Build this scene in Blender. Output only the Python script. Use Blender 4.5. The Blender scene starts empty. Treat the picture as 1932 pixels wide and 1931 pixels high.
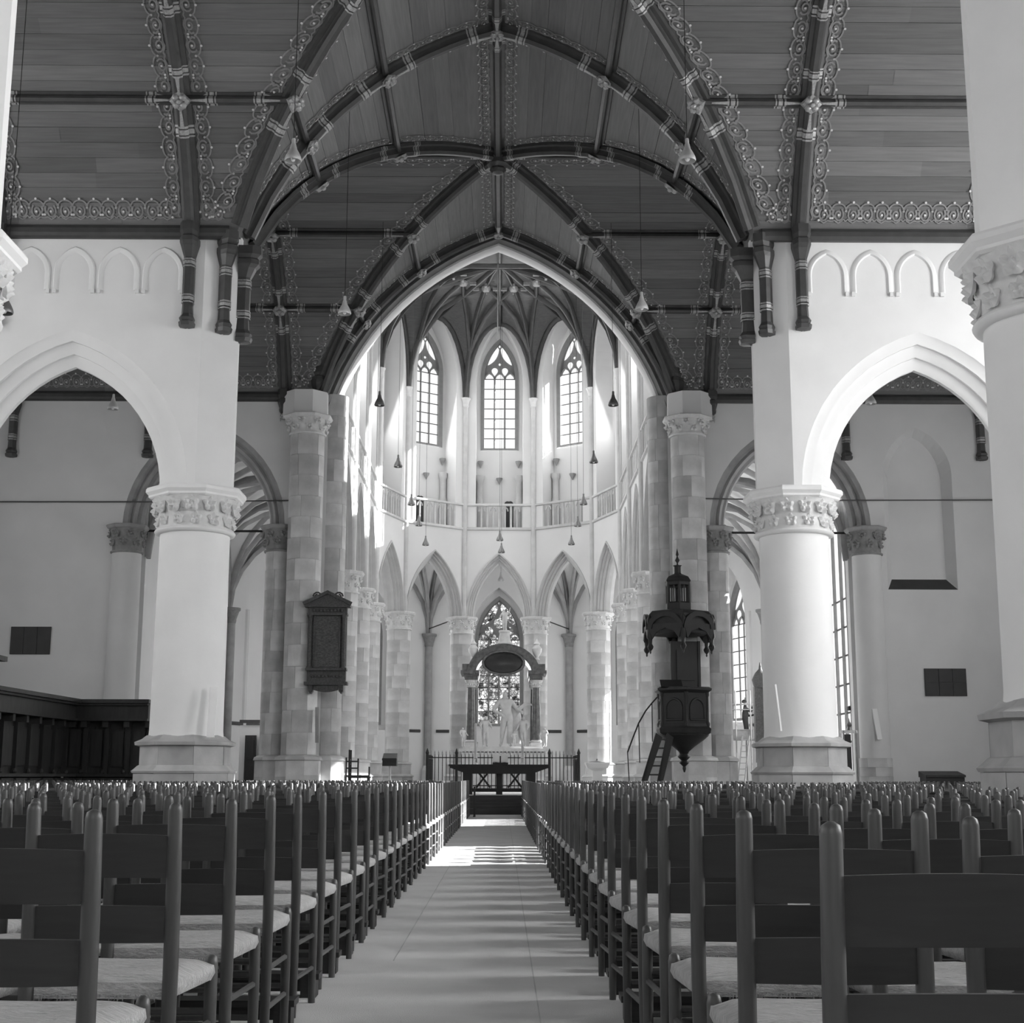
import bpy, bmesh, math, random
from mathutils import Vector, Matrix
random.seed(7)
PI = math.pi
sc = bpy.context.scene
COL = sc.collection

# ------------------------------------------------------------------ camera
F_PX, IW, IH = 2650.0, 1932.0, 1931.0
CAMX, CAMH = 0.17, 1.0
PITCH = math.atan(501.0 / F_PX)
YAW = math.atan(17.0 / F_PX)
ROLL = math.radians(0.12)
cam_data = bpy.data.cameras.new('camera')
cam_data.sensor_fit = 'HORIZONTAL'
cam_data.sensor_width = 36.0
cam_data.lens = 36.0 * F_PX / IW
cam_data.clip_end = 400.0
cam_data.clip_start = 0.05
cam = bpy.data.objects.new('camera', cam_data)
COL.objects.link(cam)
CAMM = Matrix.Rotation(-YAW, 3, 'Z') @ Matrix.Rotation(PI/2 + PITCH, 3, 'X') @ Matrix.Rotation(ROLL, 3, 'Z')
cam.matrix_world = Matrix.Translation((CAMX, 0, CAMH)) @ CAMM.to_4x4()
sc.camera = cam
CAMI = CAMM.inverted()

def W(px, py, Y):
    """world point at depth Y seen at photo pixel"""
    d = CAMM @ Vector(((px - IW/2)/F_PX, -(py - IH/2)/F_PX, -1.0))
    k = Y / d.y
    return Vector((CAMX + d.x*k, Y, CAMH + d.z*k))

def proj(p):
    v = CAMI @ (Vector(p) - Vector((CAMX, 0, CAMH)))
    if v.z > -0.01: return None
    return (IW/2 + F_PX*v.x/-v.z, IH/2 - F_PX*v.y/-v.z)

# ------------------------------------------------------------------ sky, sun, exposure
world = bpy.data.worlds.new('world'); sc.world = world
world.use_nodes = True
bg = world.node_tree.nodes['Background']
bg.inputs[0].default_value = (1, 1, 1, 1)
bg.inputs[1].default_value = 1.0
SUN_E = math.radians(27.5)
sun_d = bpy.data.lights.new('sun', 'SUN'); sun_d.energy = 70.0; sun_d.angle = math.radians(0.6)
sun = bpy.data.objects.new('sun', sun_d); COL.objects.link(sun)
SUN_DIR = Vector((-math.cos(SUN_E), -0.19*math.cos(SUN_E), -math.sin(SUN_E))).normalized()
sun.rotation_euler = SUN_DIR.to_track_quat('-Z', 'Y').to_euler()
sun.location = (40, 30, 40)
vs = sc.view_settings
vs.view_transform = 'Standard'; vs.look = 'None'; vs.gamma = 1.0; vs.use_curve_mapping = False
vs.exposure = 0.0
sc.cycles.use_denoising = True
sc.cycles.max_bounces = 7
sc.cycles.diffuse_bounces = 3
sc.cycles.glossy_bounces = 2
sc.cycles.transparent_max_bounces = 6
sc.cycles.use_adaptive_sampling = True
sc.cycles.adaptive_threshold = 0.08
sc.cycles.adaptive_min_samples = 16
sc.cycles.caustics_reflective = False
sc.cycles.caustics_refractive = False

def daylight(loc, direction, sx, sy, power):
    """soft sky light a window lets in, or fill added on a blind wall"""
    l = bpy.data.lights.new('window_or_fill_light', 'AREA'); l.shape = 'RECTANGLE'
    l.size = sx; l.size_y = sy; l.energy = power
    o = bpy.data.objects.new('window_or_fill_light', l); COL.objects.link(o)
    o.location = loc
    o.rotation_euler = Vector(direction).to_track_quat('-Z', 'Y').to_euler()
    return o
# nave and aisle windows (x = +-17), west window, choir clerestory, ambulatory (with added fill on its blind walls)
LP = dict(right=(900, 3000, 1500, 100), left=(300, 600, 550, 40), west=400, clere=100, amb=195)
for i, Y in enumerate((-4.0, 9.0, 22.0, 35.0)):
    daylight((16.7, Y, 9.2), (-1, 0, -0.12), 4.6, 9.0, LP['right'][i])
    daylight((-16.7, Y, 9.2), (1, 0, -0.12), 4.6, 9.0, LP['left'][i])
daylight((0, -10.4, 8.5), (0, 1, -0.1), 7.0, 9.0, LP['west'])

# ------------------------------------------------------------------ materials
MATS = {}
def mat(name, col, rough=0.7, var=0.0, scale=4.0, stretch=(1,1,1), bump=0.0, bscale=60.0, rnd=0.0, metal=0.0, spec=0.35, blot=0.0, blotscale=1.0):
    m = bpy.data.materials.new(name); m.use_nodes = True
    nt = m.node_tree; N = nt.nodes; L = nt.links
    b = N['Principled BSDF']
    b.inputs['Roughness'].default_value = rough
    b.inputs['Metallic'].default_value = metal
    b.inputs['Specular IOR Level'].default_value = spec
    val = N.new('ShaderNodeValue'); val.outputs[0].default_value = col
    cur = val.outputs[0]
    tc = N.new('ShaderNodeTexCoord'); mp = N.new('ShaderNodeMapping')
    mp.inputs['Scale'].default_value = stretch
    L.new(tc.outputs['Object'], mp.inputs['Vector'])
    def mul(a, node_out, lo, hi):
        mr = N.new('ShaderNodeMapRange')
        mr.inputs['To Min'].default_value = lo; mr.inputs['To Max'].default_value = hi
        mr.inputs['From Min'].default_value = 0.25; mr.inputs['From Max'].default_value = 0.75
        L.new(node_out, mr.inputs['Value'])
        mm = N.new('ShaderNodeMath'); mm.operation = 'MULTIPLY'
        L.new(a, mm.inputs[0]); L.new(mr.outputs[0], mm.inputs[1]); return mm.outputs[0]
    if var:
        n = N.new('ShaderNodeTexNoise'); n.inputs['Scale'].default_value = scale; n.inputs['Detail'].default_value = 5.0
        L.new(mp.outputs[0], n.inputs['Vector'])
        cur = mul(cur, n.outputs['Fac'], 1-var, 1+var)
    if blot:
        n2 = N.new('ShaderNodeTexNoise'); n2.inputs['Scale'].default_value = blotscale; n2.inputs['Detail'].default_value = 2.0
        L.new(tc.outputs['Object'], n2.inputs['Vector'])
        cur = mul(cur, n2.outputs['Fac'], 1-blot, 1+blot)
    if rnd:
        oi = N.new('ShaderNodeObjectInfo')
        mr = N.new('ShaderNodeMapRange'); mr.inputs['To Min'].default_value = 1-rnd; mr.inputs['To Max'].default_value = 1+rnd*0.7
        L.new(oi.outputs['Random'], mr.inputs['Value'])
        mm = N.new('ShaderNodeMath'); mm.operation = 'MULTIPLY'
        L.new(cur, mm.inputs[0]); L.new(mr.outputs[0], mm.inputs[1]); cur = mm.outputs[0]
    comb = N.new('ShaderNodeCombineColor')
    for k in range(3): L.new(cur, comb.inputs[k])
    L.new(comb.outputs[0], b.inputs['Base Color'])
    if bump:
        n3 = N.new('ShaderNodeTexNoise'); n3.inputs['Scale'].default_value = bscale; n3.inputs['Detail'].default_value = 4.0
        L.new(mp.outputs[0], n3.inputs['Vector'])
        bp = N.new('ShaderNodeBump'); bp.inputs['Strength'].default_value = bump; bp.inputs['Distance'].default_value = 0.02
        L.new(n3.outputs['Fac'], bp.inputs['Height']); L.new(bp.outputs[0], b.inputs['Normal'])
    MATS[name] = m
    return m
mat('plaster', 0.78, 0.85, 0.04, 1.2, bump=0.08, bscale=14)
mat('wall_plaster', 0.70, 0.9, 0.05, 0.9, bump=0.08, bscale=12)
mat('choir_plaster', 0.72, 0.9, 0.04, 0.9)
mat('pale_stone', 0.60, 0.85, 0.10, 3.0, bump=0.1, bscale=20, rnd=0.10)
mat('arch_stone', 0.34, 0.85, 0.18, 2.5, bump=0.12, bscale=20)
mat('pier_stone', 0.56, 0.88, 0.14, 3.0, bump=0.15, bscale=18, rnd=0.20, blot=0.18, blotscale=1.1)
mat('column_stone', 0.58, 0.88, 0.14, 3.0, bump=0.12, bscale=18, rnd=0.13, blot=0.12, blotscale=1.1)
mat('choir_arch_stone', 0.52, 0.88, 0.08, 3.0)
mat('base_stone', 0.43, 0.85, 0.12, 3.0, bump=0.1, bscale=20, rnd=0.14, blot=0.10, blotscale=1.5)
mat('shaded_chancel_stone', 0.21, 0.85, 0.15, 2.5)  # grey stone, darkened to hold the shade on the front arch mouldings
mat('mortar', 0.36, 0.95, 0.1, 6)
mat('capital_stone', 0.66, 0.8, 0.10, 8.0, bump=0.15, bscale=30)
mat('dark_capital_stone', 0.26, 0.85, 0.2, 8.0, bump=0.2, bscale=30)
mat('plank_wood', 0.155, 0.62, 0.16, 3.0, stretch=(0.35, 6, 6), bump=0.08, bscale=9, rnd=0.28)
mat('plank_wood_nave', 0.155, 0.62, 0.16, 3.0, stretch=(6, 0.35, 6), bump=0.08, bscale=9, rnd=0.20)
mat('web_wood', 0.12, 0.65, 0.22, 4.0, stretch=(0.6, 5, 5))
mat('rib_wood', 0.055, 0.42, 0.2, 5.0, spec=0.5)
mat('ornament_paint', 0.24, 0.6, 0.2, 9.0)
mat('bead_gilt', 0.60, 0.45, 0.1, 9.0, metal=0.2)
mat('gilt_band', 0.36, 0.38, 0.3, 26.0, metal=0.35)
mat('chair_wood', 0.06, 0.42, 0.18, 9.0, stretch=(6, 6, 0.6), rnd=0.18, spec=0.5)
mat('slat_wood', 0.022, 0.48, 0.22, 7.0, stretch=(0.6, 6, 9), rnd=0.2, spec=0.45)
mat('rush', 0.46, 0.85, 0.30, 30.0, stretch=(0.7, 5, 1.5), bump=0.7, bscale=70)
mat('rush_fringe', 0.30, 0.9, 0.35, 60.0)
mat('dark_wood', 0.016, 0.5, 0.25, 6.0, stretch=(3, 3, 0.6), spec=0.45)
mat('stall_wood', 0.034, 0.55, 0.3, 4.0, stretch=(3, 3, 0.5), rnd=0.15)
mat('carpet', 0.47, 0.97, 0.10, 2.0, bump=0.25, bscale=160, blot=0.06, blotscale=0.8)
mat('floor_stone', 0.30, 0.8, 0.15, 2.0)
mat('iron', 0.025, 0.45, 0.2, 9.0, metal=0.5)
mat('marble_white', 0.62, 0.5, 0.14, 5.0)
mat('marble_dark', 0.09, 0.3, 0.6, 7.0, spec=0.6)
mat('black_marble', 0.025, 0.25, 0.2, 5.0, spec=0.6)
mat('slate', 0.050, 0.6, 0.15, 4.0)
mat('epitaph_stone', 0.075, 0.55, 0.45, 22.0, bump=0.5, bscale=40)
mat('epitaph_panel', 0.085, 0.5, 0.6, 14.0, stretch=(1, 1, 2.2), bump=0.4, bscale=60)
mat('lead', 0.10, 0.6, 0.1, 5.0)
mat('tracery_stone', 0.26, 0.8, 0.1, 5.0)
mat('white_paint', 0.82, 0.5, 0.03, 3.0)
mat('lamp_shade', 0.22, 0.35, 0.1, 4.0, metal=0.35)
mat('lamp_shade_pale', 0.55, 0.4, 0.1, 4.0, metal=0.2)
mat('brass', 0.35, 0.35, 0.2, 8.0, metal=0.7)
mat('paper', 0.85, 0.8, 0.02, 6.0)
mat('suit', 0.03, 0.8, 0.2, 8.0)
mat('skin', 0.38, 0.6, 0.05, 8.0)
mat('hair', 0.03, 0.6, 0.2, 30.0)
mat('tube_steel', 0.25, 0.4, 0.1, 5.0, metal=0.5)
mat('scaffold_board', 0.30, 0.8, 0.2, 6.0)

def pane_mat(name, strength, transp, pattern=False):
    m = bpy.data.materials.new(name); m.use_nodes = True
    nt = m.node_tree; N = nt.nodes; L = nt.links
    N.remove(N['Principled BSDF'])
    out = N['Material Output']
    em = N.new('ShaderNodeEmission'); em.inputs['Strength'].default_value = strength
    tr = N.new('ShaderNodeBsdfTransparent')
    mx = N.new('ShaderNodeMixShader')
    mx.inputs[0].default_value = 1 - transp
    if pattern:
        tc = N.new('ShaderNodeTexCoord')
        def vor(scale, feat):
            v = N.new('ShaderNodeTexVoronoi'); v.feature = feat; v.inputs['Scale'].default_value = scale
            L.new(tc.outputs['Object'], v.inputs['Vector']); return v
        v1 = vor(7.0, 'F1'); v2 = vor(7.0, 'DISTANCE_TO_EDGE')
        n = N.new('ShaderNodeTexNoise'); n.inputs['Scale'].default_value = 3.5; n.inputs['Detail'].default_value = 4
        L.new(tc.outputs['Object'], n.inputs['Vector'])
        sep = N.new('ShaderNodeSeparateColor'); L.new(v1.outputs['Color'], sep.inputs[0])
        r1 = N.new('ShaderNodeMapRange'); r1.inputs['From Min'].default_value = 0.0; r1.inputs['From Max'].default_value = 0.6
        r1.inputs['To Min'].default_value = 0.12; r1.inputs['To Max'].default_value = 1.0
        L.new(sep.outputs[0], r1.inputs['Value'])
        r2 = N.new('ShaderNodeMapRange'); r2.inputs['From Min'].default_value = 0.02; r2.inputs['From Max'].default_value = 0.09
        L.new(v2.outputs['Distance'], r2.inputs['Value'])
        r3 = N.new('ShaderNodeMapRange'); r3.inputs['From Min'].default_value = 0.36; r3.inputs['From Max'].default_value = 0.62
        r3.inputs['To Min'].default_value = 0.15
        L.new(n.outputs['Fac'], r3.inputs['Value'])
        m1 = N.new('ShaderNodeMath'); m1.operation = 'MULTIPLY'; L.new(r1.outputs[0], m1.inputs[0]); L.new(r2.outputs[0], m1.inputs[1])
        m2 = N.new('ShaderNodeMath'); m2.operation = 'MULTIPLY'; L.new(m1.outputs[0], m2.inputs[0]); L.new(r3.outputs[0], m2.inputs[1])
        cc = N.new('ShaderNodeCombineColor')
        for k in range(3): L.new(m2.outputs[0], cc.inputs[k])
        L.new(cc.outputs[0], em.inputs['Color'])
    L.new(tr.outputs[0], mx.inputs[1]); L.new(em.outputs[0], mx.inputs[2]); L.new(mx.outputs[0], out.inputs['Surface'])
    m.cycles.emission_sampling = 'NONE'      # the daylight lamps stand in for these when sampling light
    MATS[name] = m
pane_mat('clear_pane', 1.25, 0.25)
pane_mat('aisle_pane', 1.0, 0.7)
pane_mat('blind_pane', 1.2, 0.0)  # opaque glowing pane, added to keep direct sun out
pane_mat('stained_pane', 1.25, 0.0, True)

# ------------------------------------------------------------------ mesh helpers
WM = {}          # object name -> world matrix of parents
def link(o, parent=None):
    COL.objects.link(o)
    if parent is not None:
        o.parent = parent
        o.matrix_parent_inverse = WM.get(parent.name, Matrix.Identity(4)).inverted()
    return o

class MB:
    def __init__(s): s.v = []; s.f = []; s.m = []
    def pt(s, p): s.v.append((p[0], p[1], p[2])); return len(s.v) - 1
    def face(s, pts, mi=0):
        i = len(s.v); s.v.extend((p[0], p[1], p[2]) for p in pts); s.f.append(tuple(range(i, i+len(pts)))); s.m.append(mi)
    def grid(s, rows, closed=False, mi=0, flip=False):
        """rows: list of equal-length point lists"""
        base = len(s.v); n = len(rows[0])
        for r in rows: s.v.extend((p[0], p[1], p[2]) for p in r)
        for i in range(len(rows)-1):
            for j in range(n if closed else n-1):
                a = base+i*n+j; b = base+i*n+(j+1) % n; c = b+n; d = a+n
                s.f.append((a, d, c, b) if flip else (a, b, c, d)); s.m.append(mi)
    def box(s, c, size, rz=0.0, mtx=None, taper=1.0, mi=0):
        hx, hy, hz = size[0]/2, size[1]/2, size[2]/2
        P = []
        for z in (-1, 1):
            k = taper if z > 0 else 1.0
            for x, y in ((-1,-1), (1,-1), (1,1), (-1,1)):
                P.append(Vector((x*hx*k, y*hy*k, z*hz)))
        M = mtx if mtx else Matrix.Rotation(rz, 3, 'Z')
        i = len(s.v); c = Vector(c)
        s.v.extend(tuple(c + M @ p) for p in P)
        for q in ((3,2,1,0), (4,5,6,7), (0,1,5,4), (1,2,6,5), (2,3,7,6), (3,0,4,7)):
            s.f.append(tuple(i+k for k in q)); s.m.append(mi)
    def lathe(s, prof, n=16, c=(0,0,0), a0=0.0, cap=True, mi=0, sx=1.0, sy=1.0):
        rows = []
        for r, z in prof:
            rows.append([(c[0]+sx*r*math.cos(a0+2*PI*k/n), c[1]+sy*r*math.sin(a0+2*PI*k/n), c[2]+z) for k in range(n)])
        b = len(s.v); s.grid(rows, closed=True, mi=mi)
        if cap:
            s.f.append(tuple(b+k for k in reversed(range(n)))); s.m.append(mi)
            t = b+(len(prof)-1)*n
            s.f.append(tuple(t+k for k in range(n))); s.m.append(mi)
    def tube(s, path, r, n=6, mi=0, cap=True, tip=None):
        path = [Vector(p) for p in path]
        rs = r if isinstance(r, (list, tuple)) else [r]*len(path)
        rows = []; prev = None
        for i, p in enumerate(path):
            t = (path[min(i+1, len(path)-1)] - path[max(i-1, 0)])
            t = t.normalized() if t.length > 1e-9 else Vector((0,0,1))
            if prev is None:
                a = Vector((1,0,0)) if abs(t.x) < 0.8 else Vector((0,1,0))
                u = t.cross(a).normalized()
            else:
                u = prev - t*prev.dot(t)
                u = u.normalized() if u.length > 1e-6 else t.orthogonal().normalized()
            prev = u; w = t.cross(u)
            rows.append([p + (u*math.cos(2*PI*k/n) + w*math.sin(2*PI*k/n))*rs[i] for k in range(n)])
        b = len(s.v); s.grid(rows, closed=True, mi=mi, flip=True)
        if cap:
            s.f.append(tuple(b+k for k in range(n))); s.m.append(mi)
            t0 = b+(len(path)-1)*n
            s.f.append(tuple(t0+k for k in reversed(range(n)))); s.m.append(mi)
    def sweep(s, path, normals, prof, mi=0, caps=True):
        """prof: list of (lateral, height along normal)"""
        path = [Vector(p) for p in path]
        rows = []
        for i, p in enumerate(path):
            t = (path[min(i+1, len(path)-1)] - path[max(i-1, 0)]).normalized()
            n = Vector(normals[i]) if isinstance(normals, list) else Vector(normals)
            n = (n - t*n.dot(t)).normalized(); b = t.cross(n)
            rows.append([p + b*l + n*h for l, h in prof])
        k = len(s.v); s.grid(rows, closed=False, mi=mi)
        if caps:
            m = len(prof)
            s.f.append(tuple(k+j for j in range(m))); s.m.append(mi)
            s.f.append(tuple(k+(len(path)-1)*m+j for j in reversed(range(m)))); s.m.append(mi)
    def prism(s, poly, axis_pts, mi=0):
        """poly list of 3D pts, extruded by vector"""
        d = Vector(axis_pts); A = [Vector(p) for p in poly]; B = [p + d for p in A]; n = len(A)
        s.face(list(reversed(A)), mi); s.face(B, mi)
        for i in range(n):
            j = (i+1) % n; s.face([A[i], A[j], B[j], B[i]], mi)
    def mesh(s, name, mats, smooth=None):
        me = bpy.data.meshes.new(name)
        me.from_pydata(s.v, [], s.f)
        for m in (mats if isinstance(mats, (list, tuple)) else [mats]):
            me.materials.append(MATS[m] if isinstance(m, str) else m)
        if any(s.m): me.polygons.foreach_set('material_index', s.m)
        if smooth:
            bm = bmesh.new(); bm.from_mesh(me)
            bmesh.ops.remove_doubles(bm, verts=bm.verts, dist=1e-5)
            bm.to_mesh(me); bm.free()
            me.polygons.foreach_set('use_smooth', [True]*len(me.polygons))
            me.set_sharp_from_angle(angle=math.radians(smooth))
        me.update()
        return me
    def build(s, name, mats, parent=None, smooth=None):
        o = bpy.data.objects.new(name, s.mesh(name, mats, smooth))
        link(o, parent); return o

def fix(me):
    bm = bmesh.new(); bm.from_mesh(me); bmesh.ops.recalc_face_normals(bm, faces=bm.faces); bm.to_mesh(me); bm.free()

def tag(o, label=None, cat=None, group=None, kind=None):
    if label: o['label'] = label
    if cat: o['category'] = cat
    if group: o['group'] = group
    if kind: o['kind'] = kind
    return o

def thing(name, loc, label, cat, group=None):
    o = bpy.data.objects.new(name, None); COL.objects.link(o)
    o.location = loc; o.empty_display_size = 0.1
    WM[o.name] = Matrix.Translation(Vector(loc))
    return tag(o, label, cat, group)

def inst(name, me, mtx, parent=None):
    o = bpy.data.objects.new(name, me); link(o, parent); o.matrix_basis = mtx; return o

def frameT(o, u, n):
    o = Vector(o); u = Vector(u).normalized(); n = Vector(n).normalized()
    def T(a, d, z): return Vector((o.x + u.x*a + n.x*d, o.y + u.y*a + n.y*d, z))
    T.u = u; T.n = n; T.o = o
    return T

def arch_R(w, r): return (w*w + r*r) / (2*w)
def arch_z(x, w, r):
    R = arch_R(w, r); return math.sqrt(max(R*R - (abs(x) + R - w)**2, 0.0))
def arch_off(w, r, o):
    R = arch_R(w, r); return w+o, math.sqrt((R+o)**2 - (R-w)**2)
def arch_line(w, r, o=0.0, n=10):
    """left springing -> apex -> right springing, as (x, z)"""
    R = arch_R(w, r); cx = w - R
    phi = math.acos(max(-1, min(1, -cx/(R+o))))
    right = [(cx + (R+o)*math.cos(phi*k/n), (R+o)*math.sin(phi*k/n)) for k in range(n+1)]
    return [(-x, z) for x, z in right] + [(x, z) for x, z in reversed(right[:-1])]

def wall_mesh(mb, T, u0, u1, z0, z1, d0, d1, ops=(), ztop=None, soffit=True, mi=0):
    """ops: (uc, w, spring, rise, sill or None)"""
    br = {u0, u1}
    if ztop: 
        for k in range(41): br.add(u0 + (u1-u0)*k/40)
    for uc, w, zs, r, sill in ops:
        for k in range(21): br.add(max(u0, min(u1, uc - w*math.cos(PI*k/20))))
    br = sorted(br); out = [br[0]]
    for b in br[1:]:
        if b - out[-1] > 1e-5: out.append(b)
    top = (lambda u: ztop(u)) if ztop else (lambda u: z1)
    def op_at(a, b):
        m = (a+b)/2
        for op in ops:
            if abs(m - op[0]) < op[1]: return op
        return None
    def quad(d, a, b, za0, zb0, za1, zb1, flip):
        P = [T(a, d, za0), T(b, d, zb0), T(b, d, zb1), T(a, d, za1)]
        mb.face(P[::-1] if flip else P, mi)
    for a, b in zip(out, out[1:]):
        op = op_at(a, b)
        for d, fl in ((d0, False), (d1, True)):
            if op is None: quad(d, a, b, z0, z0, top(a), top(b), fl)
            else:
                uc, w, zs, r, sill = op
                za = zs + arch_z(a-uc, w, r); zb = zs + arch_z(b-uc, w, r)
                quad(d, a, b, za, zb, top(a), top(b), fl)
                if sill is not None and sill > z0: quad(d, a, b, z0, z0, sill, sill, fl)
        mb.face([T(a, d0, top(a)), T(b, d0, top(b)), T(b, d1, top(b)), T(a, d1, top(a))], mi)
        if op is not None and soffit:
            uc, w, zs, r, sill = op
            za = zs + arch_z(a-uc, w, r); zb = zs + arch_z(b-uc, w, r)
            mb.face([T(a, d0, za), T(a, d1, za), T(b, d1, zb), T(b, d0, zb)], mi)
            if sill is not None: mb.face([T(a, d0, sill), T(b, d0, sill), T(b, d1, sill), T(a, d1, sill)], mi)
    if soffit:
        for uc, w, zs, r, sill in ops:
            zb = z0 if sill is None else sill
            if zs > zb:
                for sg in (-1, 1):
                    mb.face([T(uc+sg*w, d0, zb), T(uc+sg*w, d0, zs), T(uc+sg*w, d1, zs), T(uc+sg*w, d1, zb)], mi)
    for u in (u0, u1):
        mb.face([T(u, d0, z0), T(u, d0, top(u)), T(u, d1, top(u)), T(u, d1, z0)], mi)

def arch_mould(mb, T, uc, w, zs, r, prof, zbot=None, n=12, mi=0):
    """prof: (offset, depth) from outer front edge inwards"""
    rows = []
    for o, d in prof:
        ln = arch_line(w, r, o, n)
        row = [T(uc+x, d, zs+z) for x, z in ln]
        if zbot is not None: row = [T(uc-w-o, d, zbot)] + row + [T(uc+w+o, d, zbot)]
        rows.append(row)
    mb.grid(rows, mi=mi)

def struct(o, label=None): 
    tag(o, label, None, None, 'structure'); return o
# ================================================================== SETTING
ZW = 12.25                      # wall plate of the boarded vaults
BH = 6.0                        # half length of a transverse vault
NH = 5.45                       # half span of the nave vault
XO = 17.0                       # outer aisle walls
BAYS = (-4.0, 8.2, 22.0, 35.0)
def _circ(p, q, r):
    ax, ay = p; bx, by = q; cx, cy = r
    d = 2*(ax*(by-cy)+bx*(cy-ay)+cx*(ay-by))
    ux = ((ax*ax+ay*ay)*(by-cy)+(bx*bx+by*by)*(cy-ay)+(cx*cx+cy*cy)*(ay-by))/d
    uy = ((ax*ax+ay*ay)*(cx-bx)+(bx*bx+by*by)*(ax-cx)+(cx*cx+cy*cy)*(bx-ax))/d
    return ux, uy, math.hypot(ax-ux, ay-uy)
VC, VZ, VR = _circ((NH, ZW), (2.5, 16.2), (0, 17.35))
def vz(s): return VZ + math.sqrt(max(VR*VR - (s-VC)**2, 0))
def vn(s):                        # inward normal in (s, z)
    n = Vector((VC - s, VZ - vz(s))); n.normalize(); return n
A0 = math.atan2(ZW-VZ, NH-VC); A1 = math.atan2(vz(0)-VZ, -VC)
def s_at(k): a = A0 + (A1-A0)*k; return VC + VR*math.cos(a)       # k=0 springing, 1 ridge
def bb(s): return s*BH/NH
P1, P2 = 4.2, 2.5                 # purlins

def nlift(s, Y): return max(0.0, .3*(Y-35.0-bb(s))/6.0)      # the vault climbs a little to the chancel arch
def tr_pt(X, yc, sy, s):          # transverse vault point + inward normal
    n = vn(s); return Vector((X, yc + sy*bb(s), vz(s))), Vector((0, sy*n.x, n.y)).normalized()
def nv_pt(sx, Y, s):
    n = vn(s); return Vector((sx*s, Y, vz(s) + nlift(s, Y))), Vector((sx*n.x, 0, n.y)).normalized()
def gr_pt(sx, yc, sy, s):
    n = vn(s); return Vector((sx*s, yc + sy*bb(s), vz(s))), Vector((sx*n.x, sy*n.x, n.y*1.4)).normalized()

# ---- floors
m = MB(); m.box((0, 15.0, -0.15), (2*XO+1, 54, 0.3)); struct(m.build('floor', 'floor_stone'))
m = MB(); m.box((0, 54.0, 0.25), (21.6, 25.3, 0.499)); struct(m.build('floor_choir', 'floor_stone'))

# ---- outer walls with their tall windows
def simple_window(name, T, uc, w, sill, zs, r, pane, d, lights=4, rows=6, parent=None):
    """stone mullions + panes of a tall side window"""
    root = parent
    f = MB()
    ln = arch_line(w, r, 0, 10)
    outl = [(-w, sill-zs)] + ln + [(w, sill-zs)]
    inn = [(x*(w-0.16)/w, z) if z <= 0 else (x*(w-0.16)/w, max(0, z-0.16)) for x, z in outl]
    rowsf = [[T(uc+x, d+0.1, zs+z) for x, z in outl], [T(uc+x, d+0.1, zs+z) for x, z in inn], [T(uc+x, d-0.1, zs+z) for x, z in inn]]
    f.grid(rowsf)
    f.build('window_frame', 'tracery_stone', root)
    for i in range(1, lights):
        u = -w + 2*w*i/lights; top = zs + arch_z(u, w, r)
        b = MB(); b.grid([[T(uc+u+a, d+e, sill) for a, e in ((-.06,-.08), (-.06,.08), (.06,.08), (.06,-.08))], [T(uc+u+a, d+e, top) for a, e in ((-.06,-.08), (-.06,.08), (.06,.08), (.06,-.08))]], closed=True)
        b.build('mullion', 'tracery_stone', root)
    for k in range(1, rows):
        z = sill + (zs-sill)*k/rows
        b = MB(); b.tube([T(uc-w+.1, d, z), T(uc+w-.1, d, z)], 0.03, 4); b.build('transom', 'lead', root)
    p = MB(); p.face([T(uc+x, d, zs+z) for x, z in outl]); p.build('pane', pane, root)

AISLE_W = (2.4, 4.4, 11.0, 3.7)
for side, nm in ((1, 'right'), (-1, 'left')):
    T = frameT((side*XO, 0, 0), (0, 1, 0), (-side, 0, 0))
    m = MB(); w, sill, zs, r = AISLE_W
    wall_mesh(m, T, -11.5, 42.0, 0, 18.0, 0, -0.8, [(y, w, zs, r, sill) for y in BAYS])
    struct(m.build('wall_' + nm, 'wall_plaster'))
    for i, y in enumerate(BAYS):
        wn = bpy.data.objects.new('window_%d' % (20 + i + (4 if side < 0 else 0)), None); COL.objects.link(wn); struct(wn)
        simple_window(wn.name, T, y, w, sill, zs, r, 'aisle_pane' if (side > 0 and i >= 2) else 'blind_pane', -0.45, parent=wn)
T = frameT((0, -11.0, 0), (1, 0, 0), (0, 1, 0))
m = MB(); wall_mesh(m, T, -XO, XO, 0, 18.5, 0, -0.6, [(0, 3.4, 10.0, 4.5, 4.0)]); struct(m.build('wall_back', 'wall_plaster'))
wn = bpy.data.objects.new('window_30', None); COL.objects.link(wn); struct(wn)
simple_window('w', T, 0, 3.4, 4.0, 10.0, 4.5, 'blind_pane', -0.4, lights=6, parent=wn)

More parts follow.
